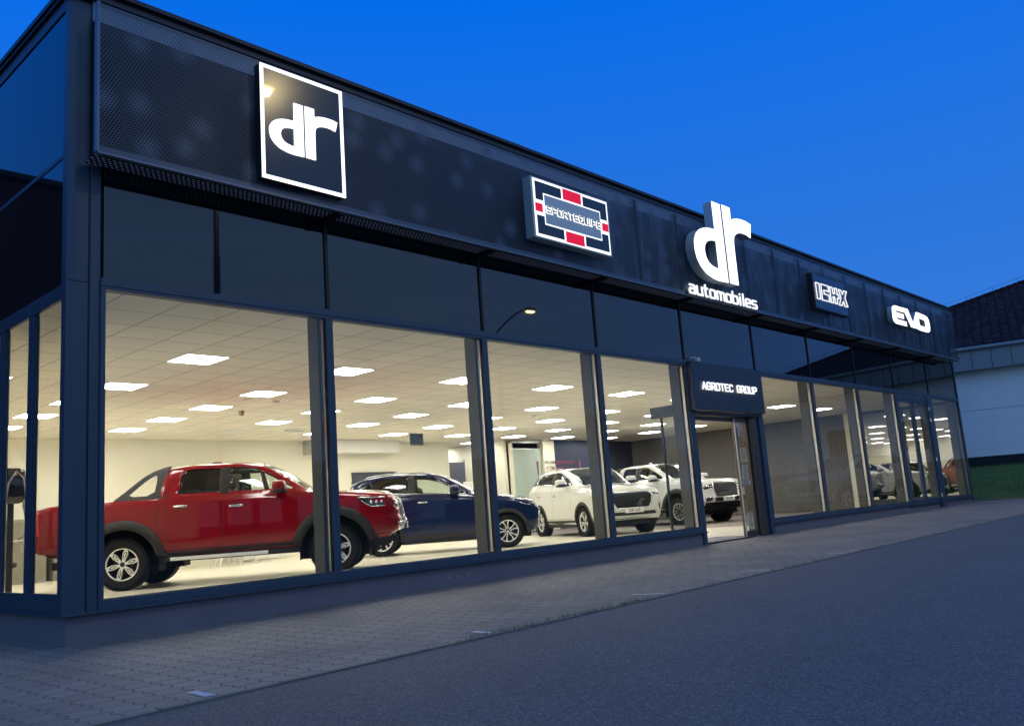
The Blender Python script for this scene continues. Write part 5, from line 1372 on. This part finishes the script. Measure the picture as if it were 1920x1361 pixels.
# white SUV ------------------------------------------------------------
WS = dict(SV); WS.update(r=.36, rim=.235, hw=.93, track=1.60, floor=.22,
 keys=[
 (-.92, .44, .84, 1.12, .80, 1.20, .70, 1.22),
 (-.84, .40, .88, 1.24, .83, 1.36, .64, 1.40),
 (-.60, .36, .905,1.30, .85, 1.58, .61, 1.63),
 (-.30, .32, .92, 1.32, .86, 1.65, .68, 1.70),
 ( .20, .28, .925,1.31, .87, 1.695,.69, 1.745),
 ( .90, .26, .925,1.285,.87, 1.70, .69, 1.755),
 (1.30, .26, .925,1.27, .87, 1.675,.69, 1.735),
 (1.60, .26, .925,1.255,.865,1.59, .68, 1.655),
 (1.90, .26, .925,1.235,.86, 1.455,.65, 1.53),
 (2.15, .26, .925,1.21, .85, 1.29, .68, 1.365),
 (2.32, .26, .925,1.19, .84, 1.215,.69, 1.255),
 (2.60, .27, .925,1.17, .835,1.195,.68, 1.225),
 (3.00, .29, .92, 1.13, .815,1.16, .64, 1.195),
 (3.30, .31, .90, 1.075,.78, 1.11, .60, 1.145),
 (3.44, .34, .87, 1.02, .74, 1.06, .56, 1.085)],
 clad=[(3.5,.45),(3.1,.42),(2.3,.40),(.4,.40),(-.5,.46),(-1.0,.55)],
 arches=[(0,.42),(2.71,.42)],
 side=[('tinted_window', [(-.72,1.36),(-.62,1.46),(-.44,1.55),(-.22,1.58),(-.22,1.38)]),
       ('tinted_window', [(-.18,1.38),(-.18,1.59),(.10,1.63),(.84,1.645),(.84,1.345)]),
       ('pillar_trim', [(.845,1.34),(.845,1.65),(.98,1.65),(.98,1.335)]),
       ('tinted_window', [(.985,1.34),(.985,1.65),(1.25,1.625),(1.50,1.555),(1.75,1.44),(2.0,1.29),(2.0,1.27)])],
 top=[('windshield', [(1.40,8),(1.40,6.8),(1.43,6.35),(2.22,6.3),(2.29,6.8),(2.31,8)]), ('rear_window', [(-.87,8),(-.87,7.0),(-.78,6.6),(-.64,7.2),(-.64,8)])],
 fbulge=[(.2,.0),(.36,.14),(.55,.21),(.75,.20),(.95,.15),(1.08,.03)],
 front=[('grille', [(-.48,.985),(.48,.985),(.56,.91),(.50,.74),(.42,.63),(-.42,.63),(-.50,.74),(-.56,.91)], False),
        ('headlight', [(.58,.975),(.74,.965),(.80,.90),(.60,.90)], True),
        ('lower_grille', [(-.60,.53),(.60,.53),(.66,.45),(-.66,.45)], False),
        ('fog_light', [(.73,.70),(.78,.70),(.78,.56),(.73,.56)], True)],
 rbulge=[(.3,.05),(.6,.12),(.9,.08),(1.2,.0)],
 rear=[('tail_light', [(.45,1.06),(.80,1.06),(.80,.92),(.45,.96)], True), ('rear_panel', [(-.72,.66),(.72,.66),(.70,.48),(-.70,.48)], False)],
 seams=[[(-.20,1.36),(-.20,1.15),(.02,.84),(.36,.60),(.42,.44)], [(.91,1.32),(.92,.9),(.90,.44)], [(2.04,1.24),(2.08,.9),(2.04,.44)], [(2.2,1.17),(2.7,1.135),(3.2,1.05)], [(.42,.44),(2.04,.44)]],
 handles=[(.02,1.085),(1.05,1.06)], handlem='wht', mirror=(1.80,1.31), cabin=(1.45,.56))
WS['rail'] = [-.45,-.35,0,.5,1.0,1.3]; WS['belt'] = (-.6, 2.0); WS['beltz'] = ([-.6,.2,.9,2.0],[1.36,1.365,1.33,1.26])
def white_suv(paint, style, label, cat='SUV'):
    T, sh, sf_ = suv('suv', WS, paint, style, label, cat)
    bars(sf_, T, [[(-.50,1.0),(.50,1.0),(.59,.92),(.52,.73),(.44,.615),(-.44,.615),(-.52,.73),(-.59,.92),(-.50,1.0)]], .010, 'chrome', 'grille_frame')
    lattice(sf_, T, -.50, .50, .645, .975, .075, .8, .0022, 'grillefine')
    bars(sf_, T, [[(-.72,.415),(-.4,.40),(.4,.40),(.72,.415)]], .014, 'chrome', 'bumper_bar')
    for s_ in (-1, 1):
        bars(sf_, T, [[(s_*.60,.97),(s_*.74,.955)], [(s_*.62,.91),(s_*.78,.905)]], .007, 'chrome', 'headlight_trim')
        pts = [(3.43,1.025),(3.43,.90),(3.25,.925),(3.00,1.085),(3.25,1.065)]
        P_ = [sh.P(x, sh.s_of_z(x, z))[0] for x, z in pts]; b = MB(); b.add([(p[0], s_*(p[1]+.005), p[2]) for p in P_], [tuple(range(5)) if s_ > 0 else tuple(range(5))[::-1]]); b.build('headlight', 'lampglass', T)
    logo_on(T, sf_, .20, .74, .27); plate(T, sf_, 0, .565, 'DR 6.0', w=.50, h=.12, dx=.04)
    return T
T = white_suv('wht', 'y', 'pearl white SUV with chrome mesh grille in the middle of the showroom')
place(T, 13.84, 5.78, -116, 2.71, -.90)
T = white_suv('silver', 'y', 'silver grey car parked on the road outside, mirrored in the windows right of the entrance', 'car')
place(T, 24.2, -5.0, 195, 2.71, .90); T.location.z = gz(24)-.02
